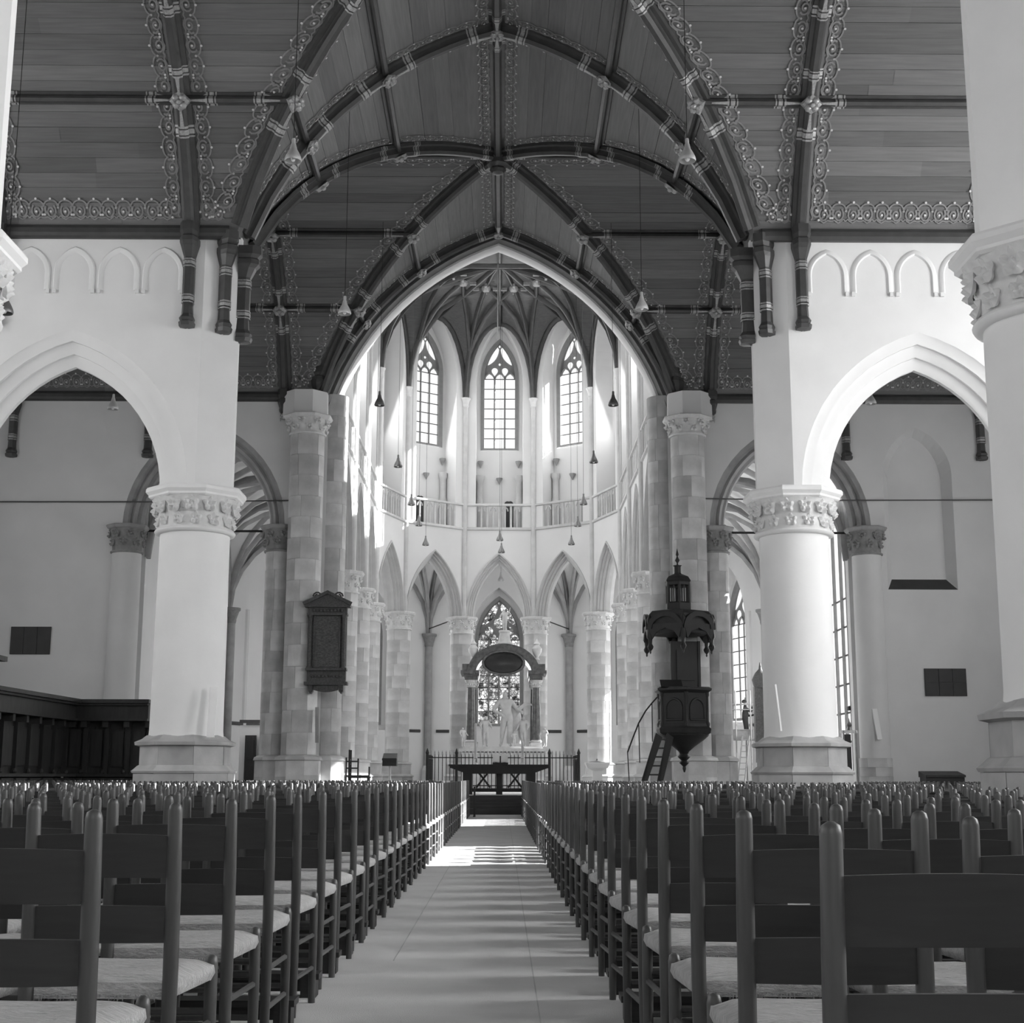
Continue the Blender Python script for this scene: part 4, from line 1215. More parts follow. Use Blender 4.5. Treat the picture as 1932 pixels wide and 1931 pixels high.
# low-count chair for the far rows
FV, FF, FM = [], [], []
def far_template():
    b = MB()
    for sx in (-1, 1):
        b.tube([(sx*.19, y, z) for y, z in (PT[0], PT[2], PT[3], PT[5])], [.017, .020, .020, .017], 5, mi=0)
        b.tube([(sx*.212, .2, 0), (sx*.212, .2, .475)], .018, 4, mi=0)
        b.tube([(sx*.19, -.17, .22), (sx*.212, .2, .22)], .012, 4, mi=0, cap=False)
    for z0, z1 in ((.722, .835), (.555, .65)):
        rows = []
        for x in (-.185, -.07, .07, .185):
            bow = .03*(1-(x/.185)**2)
            rows.append([(x, yz(z0)-bow-.007, z0), (x, yz(z1)-bow-.007, z1), (x, yz(z1)-bow+.007, z1), (x, yz(z0)-bow+.007, z0)])
        b.grid(rows, closed=True, mi=1)
    b.box((0, .015, .452), (.43, .40, .04), mi=2)
    return b
ft = far_template()

ORD = ['first', 'second', 'third', 'fourth', 'fifth', 'sixth', 'seventh', 'eighth', 'ninth', 'tenth', 'eleventh', 'twelfth', 'thirteenth', 'fourteenth', 'fifteenth', 'sixteenth', 'seventeenth', 'eighteenth', 'nineteenth', 'twentieth']
def ordw(n):
    if n < 20: return ORD[n]
    t = {2: 'twenty', 3: 'thirty', 4: 'forty', 5: 'fifty'}[(n+1)//10]; r = (n+1) % 10
    return (t + '-' + ORD[r-1]) if r else {2: 'twentieth', 3: 'thirtieth', 4: 'fortieth', 5: 'fiftieth'}[(n+1)//10]
PILL = [(-PXN, 28.5), (PXN, 28.5), (-PXN, 14.7), (PXN, 14.7), (-PXO_, 28.5), (PXO_, 28.5), (-PXO_, 14.7), (PXO_, 14.7)]
rc = random.Random(21)
chairs = []; rows_ = []
for side, y0, sp in ((1, 2.56, .778), (-1, 3.29, .766)):
    r = 0
    while True:
        Y = y0 + sp*r + rc.uniform(-.025, .025)
        if Y > 37.6: break
        xend = 1.0
        for k in range(26):
            X = side*(.89 + .485*k + (rc.uniform(-.012, .012) if k else 0))
            if abs(X) > 12.5: break
            q = [proj((X+dx, Y-.22+dy, z)) for dx in (-.25, .25) for dy in (0, .45) for z in (.3, .92)]
            inview = any(p and -30 < p[0] < IW+30 and -20 < p[1] < IH+60 for p in q)
            if not inview: continue
            if any(math.hypot(X-a, Y-b) < 1.42 for a, b in PILL): continue
            if X < -9.0 and Y > 32.5: continue
            if abs(X) > 4.2 and Y > 36.6: continue
            if X > 2.6 and Y > 36.4: continue
            chairs.append((math.hypot(X-CAMX, Y), side, r, k, X, Y, rc.uniform(-.028, .028)))
            xend = max(xend, abs(X)+.25)
        rows_.append((side, r, Y, xend)); r += 1
chairs.sort()
near, far = chairs[:300], chairs[300:]
for d, side, r, k, X, Y, rz in near:
    sd = 'left' if side < 0 else 'right'
    e = bpy.data.objects.new('rush_chair', None); COL.objects.link(e); e.empty_display_size = .1
    e.location = (X, Y, .012 if abs(X) < 1.05 else 0); e.rotation_euler = (0, 0, rz)
    tag(e, 'rush-seated ladderback chair, %s from the aisle in the %s row on the %s' % (ordw(k), ordw(r), sd), 'chair', 'rush-seated chairs in rows along the aisle')
    for nm, me in CH:
        o = bpy.data.objects.new(nm, me); COL.objects.link(o); o.parent = e
V, F_, MI = [], [], []
for d, side, r, k, X, Y, rz in far:
    b0 = len(V); c, s = math.cos(rz), math.sin(rz)
    V.extend((X + x*c - y*s, Y + x*s + y*c, z) for x, y, z in ft.v)
    F_.extend(tuple(b0+q for q in f) for f in ft.f); MI.extend(ft.m)
me = bpy.data.meshes.new('far_chairs'); me.from_pydata(V, [], F_)
for nmm in ('chair_wood', 'slat_wood', 'rush'): me.materials.append(MATS[nmm])
me.polygons.foreach_set('material_index', MI); me.update(); fix(me)
o = bpy.data.objects.new('distant_chairs', me); COL.objects.link(o)
tag(o, 'dense field of rush-seated chairs filling the farther rows up to the choir', 'chairs', None, 'stuff')
print('CHAIRS', len(chairs), 'near limit', near[-1][0])

# long low foot boards, one to each row
fb = {}
for side, r, Y, xend in rows_:
    if Y > 36 or xend < 1.2: continue
    sd = 'left' if side < 0 else 'right'
    x0, x1 = .66, min(xend, 5.2 if 13 < Y < 16.5 or 27 < Y < 30.2 else xend)
    y = Y + .385
    t = thing('foot_board', (side*x0, y, 0), 'low dark foot board along the chair row, %s row on the %s' % (ordw(r), sd), 'foot board', 'foot boards under the chair rows')
    b = MB(); b.box((side*(x0+x1)/2, y, .105), (x1-x0, .13, .025)); b.build('plank', 'slat_wood', t)
    n = max(2, int((x1-x0)/1.9)+1)
    for q in range(n):
        x = x0 + .05 + (x1-x0-.1)*q/(n-1)
        key = 'foot'
        if key not in fb:
            f = MB(); f.box((0, 0, .0525), (.07, .10, .081)); fb[key] = f.mesh('foot', 'slat_wood')
        inst('foot', fb[key], Matrix.Translation((side*x, y, 0)), t)
    b = MB(); b.box((side*(x0+x1)/2, y, .06), (x1-x0-.1, .025, .05)); b.build('stretcher', 'slat_wood', t)
# ================================================================== LAMPS
def lamp_parts(pale):
    c = MB(); c.lathe([(.012, .40), (.03, .39), (.034, .33), (.03, .31), (.045, .28), (.05, .24)], 12); cap = c.mesh('socket_cap', 'lamp_shade' if not pale else 'lamp_shade_pale', 40)
    s = MB(); s.lathe([(.05, .25), (.062, .2), (.1, .13), (.132, .06), (.144, .01), (.134, -.012)], 20, cap=False)
    s.lathe([(.045, .25), (.056, .2), (.094, .13), (.126, .06), (.134, -.012)], 20, cap=False); sh_ = s.mesh('shade', 'lamp_shade' if not pale else 'lamp_shade_pale', 50)
    b = MB(); b.lathe([(.005, -.02), (.03, -.005), (.045, .03), (.03, .08), (.02, .1)], 10); bu = b.mesh('bulb', 'white_paint', 50)
    return cap, sh_, bu
LMP = {p: lamp_parts(p) for p in (False, True)}
LCYL = MB(); LCYL.tube([(0, 0, 0), (0, 0, 1)], .006, 5); LCORD = LCYL.mesh('cord', 'iron')
def pendant(px, py, Y, ztop, label, pale=False, size=1.0):
    p = W(px, py, Y)
    t = thing('pendant_lamp', p, label, 'lamp', 'bell-shaped pendant lamps')
    for nm, me in zip(('socket_cap', 'shade', 'bulb'), LMP[pale]):
        inst(nm, me, Matrix.Translation(p) @ Matrix.Scale(size, 4), t)
    inst('cord', LCORD, Matrix.Translation(p + Vector((0, 0, .4*size))) @ Matrix.Diagonal((1, 1, ztop-p.z-.4*size, 1)), t)
vt = lambda x, y: 17.2
pendant(553, 303, 22, 16.0, 'large pale pendant lamp hanging high at the upper left against the dark vault', True)
pendant(1297, 303, 22, 16.0, 'large pale pendant lamp hanging high at the upper right against the dark vault', True)
pendant(650, 592, 29, 16.0, 'pale pendant lamp beside the left haunch of the chancel arch', True)
pendant(1211, 584, 29, 16.0, 'pale pendant lamp beside the right haunch of the chancel arch', True)
CHL = [(716, 765, 37, 'left', 'first and largest dark pendant lamp inside the chancel arch on the left'), (1157, 765, 37, 'right', 'first and largest dark pendant lamp inside the chancel arch on the right'),
       (751, 881, 44, 'left', 'second dark pendant lamp down the line on the left of the choir'), (1120, 873, 44, 'right', 'second dark pendant lamp down the line on the right of the choir'),
       (776, 953, 50, '', 'third dark pendant lamp down the line on the left of the choir'), (1101, 952, 50, '', 'third dark pendant lamp down the line on the right of the choir'),
       (790, 992, 54, '', 'fourth dark pendant lamp on the left, beside a balustrade'), (1090, 993, 54, '', 'fourth dark pendant lamp on the right, beside a balustrade'),
       (803, 1029, 57.4, '', 'small pendant lamp over the left apse arch'), (1078, 1028, 57.4, '', 'small pendant lamp over the right apse arch'),
       (943, 1020, 55.5, '', 'upper of two pendant lamps above the central apse arch'), (946, 1043, 57.0, '', 'lower of two pendant lamps above the central apse arch')]
for px, py, Y, s, l in CHL: pendant(px, py, Y, 22.4 if Y > 42 else 16.2, l)
pendant(813, 1063, 62.0, 10.9, 'tiny pendant lamp in the ambulatory seen through the left apse arch', True)
pendant(945, 1096, 63.0, 10.9, 'tiny pendant lamp in the ambulatory above the stained window', True)
pendant(8, 590, 21.5, 15.0, 'dark pendant lamp at the left edge below the nearest pillar capital')
pendant(213, 772, 35, 15.5, 'pendant lamp seen through the left aisle arch under the dark vault', True)
pendant(1643, 762, 35, 15.5, 'pendant lamp seen through the right aisle arch under the dark vault', True)
b = MB(); q = W(939, 640, 50); b.tube([q, Vector((q.x, q.y, 22.9))], .022, 5); tag(b.build('hanging_rod', 'brass'), 'long thin rod hanging from the choir vault before the central window', 'rod')

# ================================================================== FIGURES (skin)
def skin_mesh(name, J, E, R, mats, root, sub=1, pick=None):
    keys = list(J); me = bpy.data.meshes.new(name)
    me.from_pydata([J[k] for k in keys], [(keys.index(a), keys.index(b)) for a, b in E], [])
    o = bpy.data.objects.new('skin_tmp', me); COL.objects.link(o)
    md = o.modifiers.new('s', 'SKIN'); md.use_smooth_shade = True
    sv = me.skin_vertices[0].data
    for i, k in enumerate(keys):
        r = R.get(k, .05); sv[i].radius = (r, r) if not isinstance(r, tuple) else r
        sv[i].use_root = (k == root)
    ms = o.modifiers.new('d', 'SUBSURF'); ms.levels = sub; ms.render_levels = sub
    dg = bpy.context.evaluated_depsgraph_get(); dg.update()
    out = bpy.data.meshes.new_from_object(o.evaluated_get(dg)); out.name = name
    out.materials.clear()
    for m_ in mats: out.materials.append(MATS[m_])
    if pick:
        out.polygons.foreach_set('material_index', [pick(p.center) for p in out.polygons])
    out.polygons.foreach_set('use_smooth', [True]*len(out.polygons))
    bpy.data.objects.remove(o); bpy.data.meshes.remove(me)
    return out
def human(name, H, hands, feet, mats, elbows=None, knees=None, pelvis=(0, 0, .52), lean=(0, 0), head=(0, 0), fingers=True, pick=None, bulk=1.0, sub=1):
    """unit-height joints scaled by H; facing -y"""
    px, py, pz = pelvis; lx, ly = lean
    J = {'pelvis': (px, py, pz), 'waist': (px+lx*.3, py+ly*.3, pz+.09), 'chest': (px+lx*.7, py+ly*.7, pz+.21), 'neck': (px+lx, py+ly, pz+.31), 'chin': (px+lx+head[0]*.5, py+ly-.01+head[1]*.5, pz+.35), 'skull': (px+lx+head[0], py+ly+.005+head[1], pz+.41), 'crown': (px+lx+head[0]*1.1, py+ly+.01+head[1]*1.1, pz+.455)}
    E = [('pelvis', 'waist'), ('waist', 'chest'), ('chest', 'neck'), ('neck', 'chin'), ('chin', 'skull'), ('skull', 'crown')]
    R = {'pelvis': .085*bulk, 'waist': .078*bulk, 'chest': (.095*bulk, .075*bulk), 'neck': .034, 'chin': .042, 'skull': .058, 'crown': .036}
    J['nose'] = (J['skull'][0], J['skull'][1]-.062, J['skull'][2]-.012); E.append(('skull', 'nose')); R['nose'] = .012
    for i, s in enumerate((-1, 1)):
        S = (px+lx+s*.10, py+ly, pz+.275); Hd = hands[i]; el = elbows[i] if elbows else tuple((S[q]+Hd[q])/2 + (s*.03, .03, -.02)[q] for q in range(3))
        J['sh%d' % i] = S; J['el%d' % i] = el; J['wr%d' % i] = Hd; d = Vector(Hd)-Vector(el); d.normalize()
        pm = Vector(Hd) + d*.045; J['pa%d' % i] = tuple(pm)
        E += [('chest', 'sh%d' % i), ('sh%d' % i, 'el%d' % i), ('el%d' % i, 'wr%d' % i), ('wr%d' % i, 'pa%d' % i)]
        R['sh%d' % i] = .047*bulk; R['el%d' % i] = .033*bulk; R['wr%d' % i] = .022; R['pa%d' % i] = .022
        if fingers:
            sd = d.cross(Vector((0, 1, 0))); sd = sd.normalized() if sd.length > .1 else Vector((1, 0, 0))
            for f in range(4):
                a = pm + sd*(f-1.5)*.011 + d*.02; bq = a + d*(.035, .042, .038, .030)[f] + Vector((0, -.006, -.008))
                J['f%d%d' % (i, f)] = tuple(a); J['g%d%d' % (i, f)] = tuple(bq)
                E += [('pa%d' % i, 'f%d%d' % (i, f)), ('f%d%d' % (i, f), 'g%d%d' % (i, f))]; R['f%d%d' % (i, f)] = .006; R['g%d%d' % (i, f)] = .0045
            tb = Vector(Hd) + d*.02 + sd*.026 + Vector((0, -.012, 0)); J['t%d' % i] = tuple(tb); J['u%d' % i] = tuple(tb + d*.03)
            E += [('wr%d' % i, 't%d' % i), ('t%d' % i, 'u%d' % i)]; R['t%d' % i] = .008; R['u%d' % i] = .006
        Hp = (px+s*.05, py, pz-.03); Ft = feet[i]
        kn = knees[i] if knees else ((Hp[0]+Ft[0])/2, (Hp[1]+Ft[1])/2-.02, (Hp[2]+Ft[2])/2+.01)
        J['hp%d' % i] = Hp; J['kn%d' % i] = kn; J['an%d' % i] = Ft; J['to%d' % i] = (Ft[0]+s*.02, Ft[1]-.085, Ft[2]-.022)
        E += [('pelvis', 'hp%d' % i), ('hp%d' % i, 'kn%d' % i), ('kn%d' % i, 'an%d' % i), ('an%d' % i, 'to%d' % i)]
        R['hp%d' % i] = .066*bulk; R['kn%d' % i] = .043*bulk; R['an%d' % i] = .026; R['to%d' % i] = .02
    J = {k: tuple(c*H for c in v) for k, v in J.items()}
    R = {k: (tuple(c*H for c in v) if isinstance(v, tuple) else v*H) for k, v in R.items()}
    return skin_mesh(name, J, E, R, mats, 'pelvis', sub, pick)
STAND = dict(feet=((-.06, 0, .045), (.06, 0, .045)))

# ================================================================== MONUMENT in the apse
mx, my = W(950, 1350, 57.0).x, 57.0
t = thing('wall_tomb_monument', (mx, my, ZF), 'tall marble admiral tomb under an arched dark canopy before the stained window', 'monument')
def at(px, py, Y=57.0): return W(px, py, Y)
zb = at(950, 1411).z
m = MB(); m.box((mx, my, (ZF+zb)/2-.1), (3.3, 2.2, zb-ZF-.25)); m.box((mx, my, zb-.12), (3.5, 2.35, .12)); m.box((mx, my, ZF+.15), (3.6, 2.5, .3)); m.box((mx, my, zb-.03), (3.1, 2.0, .1)); m.build('plinth', 'marble_white', t)
cz0, cz1 = at(890, 1402).z, at(890, 1300).z
for sx in (-1, 1):
    for dy in (-.62, .62):
        x = mx + sx*1.30 + (0 if dy < 0 else -sx*.05)
        c = MB(); c.box((x, my+dy, zb+.08), (.44, .44, .2)); c.lathe([(.2, zb+.18), (.23, zb+.22), (.19, zb+.28)], 14, (x, my+dy, 0)); c.build('column_base', 'marble_white', t, smooth=40)
        c = MB(); c.lathe([(.175, zb+.26), (.17, zb+1.2), (.15, cz1)], 16, (x, my+dy, 0)); c.build('column', 'marble_dark', t, smooth=40)
        c = MB(); c.lathe([(.15, cz1), (.19, cz1+.03), (.16, cz1+.06), (.18, cz1+.14), (.25, cz1+.26), (.25, cz1+.3), (.05, cz1+.3)], 14, (x, my+dy, 0)); cap = c.build('column_capital', 'marble_white', t, smooth=40)
        leaves(cap, x, my+dy, cz1+.16, .17, 8, .6)
ez = cz1+.3
zs_ = at(890, 1262).z; ztop = at(950, 1219).z
for sx in (-1, 1):
    e = MB(); x = mx + sx*1.28
    e.box((x, my, ez+.08), (.52, 1.75, .16)); e.box((x, my, ez+.2), (.62, 1.85, .1)); e.box((x+sx*.06, my, ez+.31), (.74, 1.95, .13)); e.box((x+sx*.12, my, ez+.5), (.5, 1.8, .26)); e.build('entablature', 'marble_dark', t)
ca = MB(); rows = []
for (dw, d) in ((.0, -1.0), (.16, -1.02), (.34, -1.0), (.34, 1.0), (.16, 1.02), (0, 1.0)):
    rows.append([(mx + (1.12+dw)*math.cos(a)*1.0, my+d, ez+.22 + (ztop-ez-.56+dw)*math.sin(a)) for a in [PI*k/20 for k in range(21)]])
rows.append(rows[0]); ca.grid(rows); ca.build('canopy_arch', 'marble_dark', t, smooth=40)
ov = at(950, 1255); o_ = MB(); o_.lathe([(.02, -.14), (.70, -.14), (.78, -.10), (.80, -.05), (.76, 0), (.70, .02)], 28, (0, 0, 0)); 
me = o_.mesh('medallion', 'black_marble', 40)
inst('medallion', me, Matrix.Translation((ov.x, my-1.0, ov.z)) @ Matrix.Rotation(PI/2, 4, 'X') @ Matrix.Diagonal((1.0, .58, 1, 1)), t)
k_ = MB(); k_.sweep([(ov.x + .82*math.cos(a), my-1.05, ov.z + .46*math.sin(a)) for a in [2*PI*k/32 for k in range(33)]], Vector((0, -1, 0)), [(-.05, 0), (-.03, .06), (.03, .06), (.05, 0)]); k_.build('medallion_rim', 'marble_dark', t, smooth=40)
b = MB(); pz = at(950, 1216).z; tp = at(952, 1152)
b.lathe([(.34, ztop-.08), (.36, ztop+.1), (.26, ztop+.14), (.2, ztop+.5), (.24, ztop+.56), (.22, ztop+.62)], 12, (tp.x, my, 0)); b.build('globe_pedestal', 'marble_white', t, smooth=40)
fig = human('winged_statue', tp.z-ztop-.55, ((-.2, -.05, .62), (.24, -.08, .98)), ((-.03, 0, .05), (.05, .02, .045)), ['marble_white'], bulk=1.35)
inst('crowning_figure', fig, Matrix.Translation((tp.x, my, ztop+.6)), t)
# urns on the canopy corners
for sx, px in ((-1, 893), (1, 1013)):
    u = at(px, 1262, 56.2); q = MB(); q.lathe([(.12, 0), (.06, .1), (.18, .3), (.2, .45), (.1, .58), (.13, .64), (.05, .75), (.01, .85)], 12, (u.x, u.y, ez+.8)); q.build('urn', 'marble_white', t, smooth=40)
# figures
adm = human('admiral_statue', 2.3, ((-.10, -.12, .56), (.25, -.12, .60)), ((-.09, 0, .045), (.06, -.05, .045)), ['marble_white'], elbows=((-.23, -.01, .63), (.19, .02, .64)), pelvis=(.015, 0, .51), lean=(-.025, .0), head=(-.015, -.01), bulk=1.12, sub=2)
p = at(955, 1411); inst('central_figure', adm, Matrix.Translation((p.x, my-.55, zb)), t)
cl = MB(); rows = []
for k in range(7):
    z = zb + .15 + .25*k; rows.append([(p.x+.30 + .28*math.sin(a)*(1+.1*math.sin(k*2)) , my-.35 + .16*math.cos(a), z) for a in [2*PI*q/12 for q in range(12)]])
cl.grid(rows, closed=True); cl.face(rows[-1]); cl.build('drapery', 'marble_white', t, smooth=60)
w = MB(); rows = []
for k in range(9):
    a = k/8; rows.append([(p.x+.32+a*.72, my-.5, zb+1.35+.42*math.sin(a*2.2)-d*(1-a*.8)) for d in (0, .14, .28)] + [(p.x+.32+a*.72, my-.42, zb+1.35+.42*math.sin(a*2.2)-d*(1-a*.8)) for d in (.28, .14, 0)])
w.grid(rows, closed=True); w.build('eagle_wing', 'marble_white', t, smooth=60)
sm = human('attendant', 1.25, ((-.17, -.12, .6), (.19, -.1, .62)), ((-.05, 0, .045), (.06, 0, .045)), ['marble_white'], bulk=1.4)
for px, Y, k, rz in ((915, 56.5, 1.0, .3), (988, 56.5, 1.0, -.4), (873, 55.9, .62, .5), (1028, 55.9, .62, -.5), (970, 56.1, .5, .2)):
    q = at(px, 1411, Y); inst('attendant_figure', sm, Matrix.Translation((q.x, Y, zb)) @ Matrix.Rotation(rz, 4, 'Z') @ Matrix.Scale(k, 4), t)

# iron railing round the monument
rx0, rx1, ry, rz0, rz1 = W(806, 1450, 53.0).x, W(1092, 1450, 53.0).x, 53.0, ZF, W(950, 1421, 53.0).z
t = thing('iron_railing', ((rx0+rx1)/2, ry, ZF), 'black iron railing with pale spear tips around the monument', 'railing')
br = MB(); br.tube([(0, 0, 0), (0, 0, rz1-ZF-.06)], .016, 6); BAR = br.mesh('bar', 'iron', 40)
tpz = MB(); tpz.lathe([(.012, 0), (.035, .03), (.02, .07), (.032, .09), (.003, .17)], 6); TIP = tpz.mesh('spear_tip', 'brass', 40)
nb = 40
for k in range(nb+1):
    x = rx0 + (rx1-rx0)*k/nb; bo = inst('bar', BAR, Matrix.Translation((x, ry, ZF)), t); WM[bo.name] = bo.matrix_basis.copy()
    o = bpy.data.objects.new('spear_tip', TIP); COL.objects.link(o); o.parent = bo; o.location = (0, 0, rz1-ZF-.08)
for k in range(1, 26):
    y = ry + 4.0*k/25
    for x in (rx0, rx1):
        bo = inst('bar', BAR, Matrix.Translation((x, y, ZF)), t)
for z in (ZF+.18, ZF+.75 if False else rz1-.18):
    b = MB(); b.box(((rx0+rx1)/2, ry, z), (rx1-rx0, .035, .04))
    for x in (rx0, rx1): b.box((x, ry+2, z), (.035, 4, .04))
    b.build('rail', 'iron', t)
for x in (rx0, rx1, rx0+.45*(rx1-rx0)*.43, rx1-.45*(rx1-rx0)*.43):
    b = MB(); b.lathe([(.05, ZF), (.05, rz1-.05), (.07, rz1), (.05, rz1+.05), (.01, rz1+.16)], 8, (x, ry-.02, 0)); b.build('post', 'iron', t, smooth=40)

# ================================================================== DAIS, TABLE, FURNITURE
m = MB(); m.box((0, 40.0, .25), (8.3, 2.2, .5)); m.box((0, 38.75, .165), (8.3, .4, .33)); m.box((0, 38.4, .08), (8.3, .4, .16))
tag(m.build('choir_steps', 'slate'), 'dark stone steps rising to the choir at the end of the aisle', 'steps')
b = MB(); b.box((0, 40.0, .507), (8.2, 2.0, .014)); 
tag(b.build('pale_step_carpet', 'carpet'), 'pale carpet strip on the top step below the table', 'carpet')
ta, tb_ = W(848, 1443, 40.4), W(1036, 1443, 40.4); tx = (ta.x+tb_.x)/2; tw = tb_.x-ta.x; tz = ta.z
t = thing('communion_table', (tx, 40.4, .514), 'long dark wooden communion table at the end of the aisle', 'table')
b = MB(); b.box((tx, 40.4, tz-.025), (tw, 1.0, .05)); b.box((tx, 40.4, tz-.075), (tw-.06, .94, .05)); b.build('table_top', 'dark_wood', t)
b = MB(); b.prism([(tx-tw/2+.05, 39.96, tz-.1), (tx+tw/2-.05, 39.96, tz-.1), (tx+tw/2-.5, 39.96, tz-.26), (tx-tw/2+.5, 39.96, tz-.26)], (0, .06, 0)); b.build('apron', 'dark_wood', t)
for sx in (-1, 1):
    x = tx + sx*(tw/2-.52); b = MB(); b.box((x, 40.4, (tz+.514)/2-.05), (.26, .7, tz-.514-.1)); b.build('trestle_leg', 'dark_wood', t)
b = MB(); b.box((tx, 40.4, (tz+.514)/2-.05), (.18, .16, tz-.514-.1)); b.build('centre_post', 'dark_wood', t)
b = MB(); b.box((tx, 40.4, .514+.12), (tw-1.1, .14, .1)); b.build('stretcher', 'dark_wood', t)
for sx in (-1, 1):
    for k in (-1, 1):
        b = MB(); x = tx + sx*(tw/2-.52)*.5; b.tube([(x-k*.2, 40.1, .7), (x+k*.2, 40.1, tz-.14)], .03, 5); b.build('brace', 'dark_wood', t)
for px, ztp, l in ((897, 1365, 'tall white altar candle on the left of the table'), (986, 1402, 'shorter white altar candle on the right of the table')):
    p = W(px, 1443, 40.4); tp_ = W(px, ztp, 40.4)
    t = thing('altar_candle', (p.x, 40.4, tz), l, 'candle', 'candles on the communion table')
    b = MB(); b.lathe([(.07, tz), (.06, tz+.03), (.02, tz+.06), (.02, tz+.16), (.06, tz+.18), (.055, tz+.2)], 12, (p.x, 40.4, 0)); b.build('candle_holder', 'white_paint', t, smooth=40)
    b = MB(); b.lathe([(.04, tz+.19), (.04, tp_.z-.03), (.03, tp_.z)], 12, (p.x, 40.4, 0)); b.build('candle', 'white_paint', t, smooth=40)
p = W(944, 1443, 40.3); t = thing('open_bible', (p.x, 40.3, tz), 'large open book with white pages on the communion table', 'book')
for sx in (-1, 1):
    rows = []
    for k in range(7):
        u = k/6; rows.append([(p.x + sx*(.02+.19*u), 40.3-.12+.24*e, tz+.07+.03*math.sin(u*PI)*.8+.20*e + (.02 if e else 0)) for e in (0, 1)])
    b = MB(); b.grid(rows); b.grid([[(v[0], v[1], v[2]-.03) for v in r] for r in rows]); b.build('page_block', 'paper', t, smooth=60)
b = MB(); b.box((p.x, 40.32, tz+.03), (.44, .3, .05)); b.prism([(p.x-.2, 40.2, tz+.05), (p.x-.2, 40.46, tz+.05), (p.x-.2, 40.46, tz+.24)], (.4, 0, 0)); b.build('book_rest', 'dark_wood', t)
# low barrier at the end of the aisle
a, c = W(895, 1539, 36.2), W(988, 1539, 36.2)
t = thing('aisle_barrier', ((a.x+c.x)/2, 36.2, 0), 'low dark wooden barrier closing the far end of the aisle', 'barrier')
for x in (a.x, c.x): b = MB(); b.box((x, 36.2, .38), (.05, .05, .76)); b.box((x, 36.2, .02), (.06, .36, .04)); b.build('post', 'dark_wood', t)
for z in (.27, .45): b = MB(); b.box(((a.x+c.x)/2, 36.2, z), (c.x-a.x, .035, .035)); b.build('rail', 'dark_wood', t)

# ---- pulpit
PY = 39.35
def pw(px, py): return W(px, py, PY)
pc = pw(1288, 1300); ux, uy = pc.x, PY
t = thing('pulpit', (ux, uy, 0), 'dark carved oak pulpit with sounding board and lantern on the right pier', 'pulpit')
zc, zm, zl_, ztip = pw(0, 1297).z, pw(0, 1365).z, pw(0, 1408).z, pw(0, 1455).z
def hexl(prof, name, matn='dark_wood', c=(ux, uy), n=6, a0=PI/6, par=None, smooth=None): 
    b = MB(); b.lathe(prof, n, (c[0], c[1], 0), a0); return b.build(name, matn, par or t, smooth)
tub = hexl([(.73, zm-.15), (.73, zc-.12)], 'tub')
hexl([(.74, zc-.14), (.80, zc-.10), (.86, zc-.06), (.86, zc-.01), (.78, zc+.03), (.70, zc+.03)], 'cornice')
hexl([(.72, zm-.28), (.80, zm-.24), (.82, zm-.12), (.76, zm-.06), (.74, zm+.02)], 'waist_moulding')
hexl([(.02, ztip), (.05, ztip+.1), (.04, ztip+.16), (.14, ztip+.26), (.08, ztip+.32), (.18, ztip+.42), (.12, ztip+.5), (.14, zl_-.12), (.3, zl_+.02), (.56, zl_+.2), (.70, zm-.3), (.72, zm-.22)], 'pendant_bowl', n=12, smooth=30)
for k in range(6):
    a = PI/6 + PI/6 + k*PI/3 - PI/2 + PI/2; ap_ = .73*math.cos(PI/6)
    a = k*PI/3 + PI/3
    T = frameT((ux+ap_*math.cos(a), uy+ap_*math.sin(a), 0), (-math.sin(a), math.cos(a), 0), (math.cos(a), math.sin(a), 0))
    b = MB(); h0, h1 = zm+.12, zc-.28
    ln = [(-.24, h0)] + [(x, h1-.28+z) for x, z in arch_line(.24, .26, 0, 6)] + [(.24, h0), (-.24, h0)]
    b.sweep([T(x, 0, z) for x, z in ln], T.n, [(-.035, 0), (-.02, .03), (.02, .03), (.035, 0)]); b.build('arched_panel', 'dark_wood', tub)
    v = a + PI/6; b = MB(); b.lathe([(.06, zm-.06), (.07, zm+.02), (.045, zm+.08), (.04, zc-.25), (.06, zc-.2), (.06, zc-.12)], 8, (ux+.72*math.cos(v), uy+.72*math.sin(v), 0)); b.build('corner_colonnette', 'dark_wood', tub, smooth=40)
bk = MB(); xb0, xb1 = pw(1270, 1250).x, pw(1322, 1250).x; zb1 = pw(0, 1205).z
bk.box(((xb0+xb1)/2, uy+.35, (zc+zb1)/2), (xb1-xb0, .08, zb1-zc)); bk.box(((xb0+xb1)/2, uy+.29, (zc+zb1)/2), (.5, .06, zb1-zc-.5)); bk.box((xb0, uy+.33, (zc+zb1)/2), (.07, .12, zb1-zc)); bk.box((xb1, uy+.33, (zc+zb1)/2), (.07, .12, zb1-zc)); bk.build('back_panel', 'dark_wood', t)
ls = MB(); lp = pw(1262, 1292); ls.prism([(lp.x-.28, uy-.55, zc+.02), (lp.x-.28, uy-.2, zc+.02), (lp.x-.28, uy-.2, zc+.24)], (.6, 0, 0)); ls.build('book_desk', 'dark_wood', t)
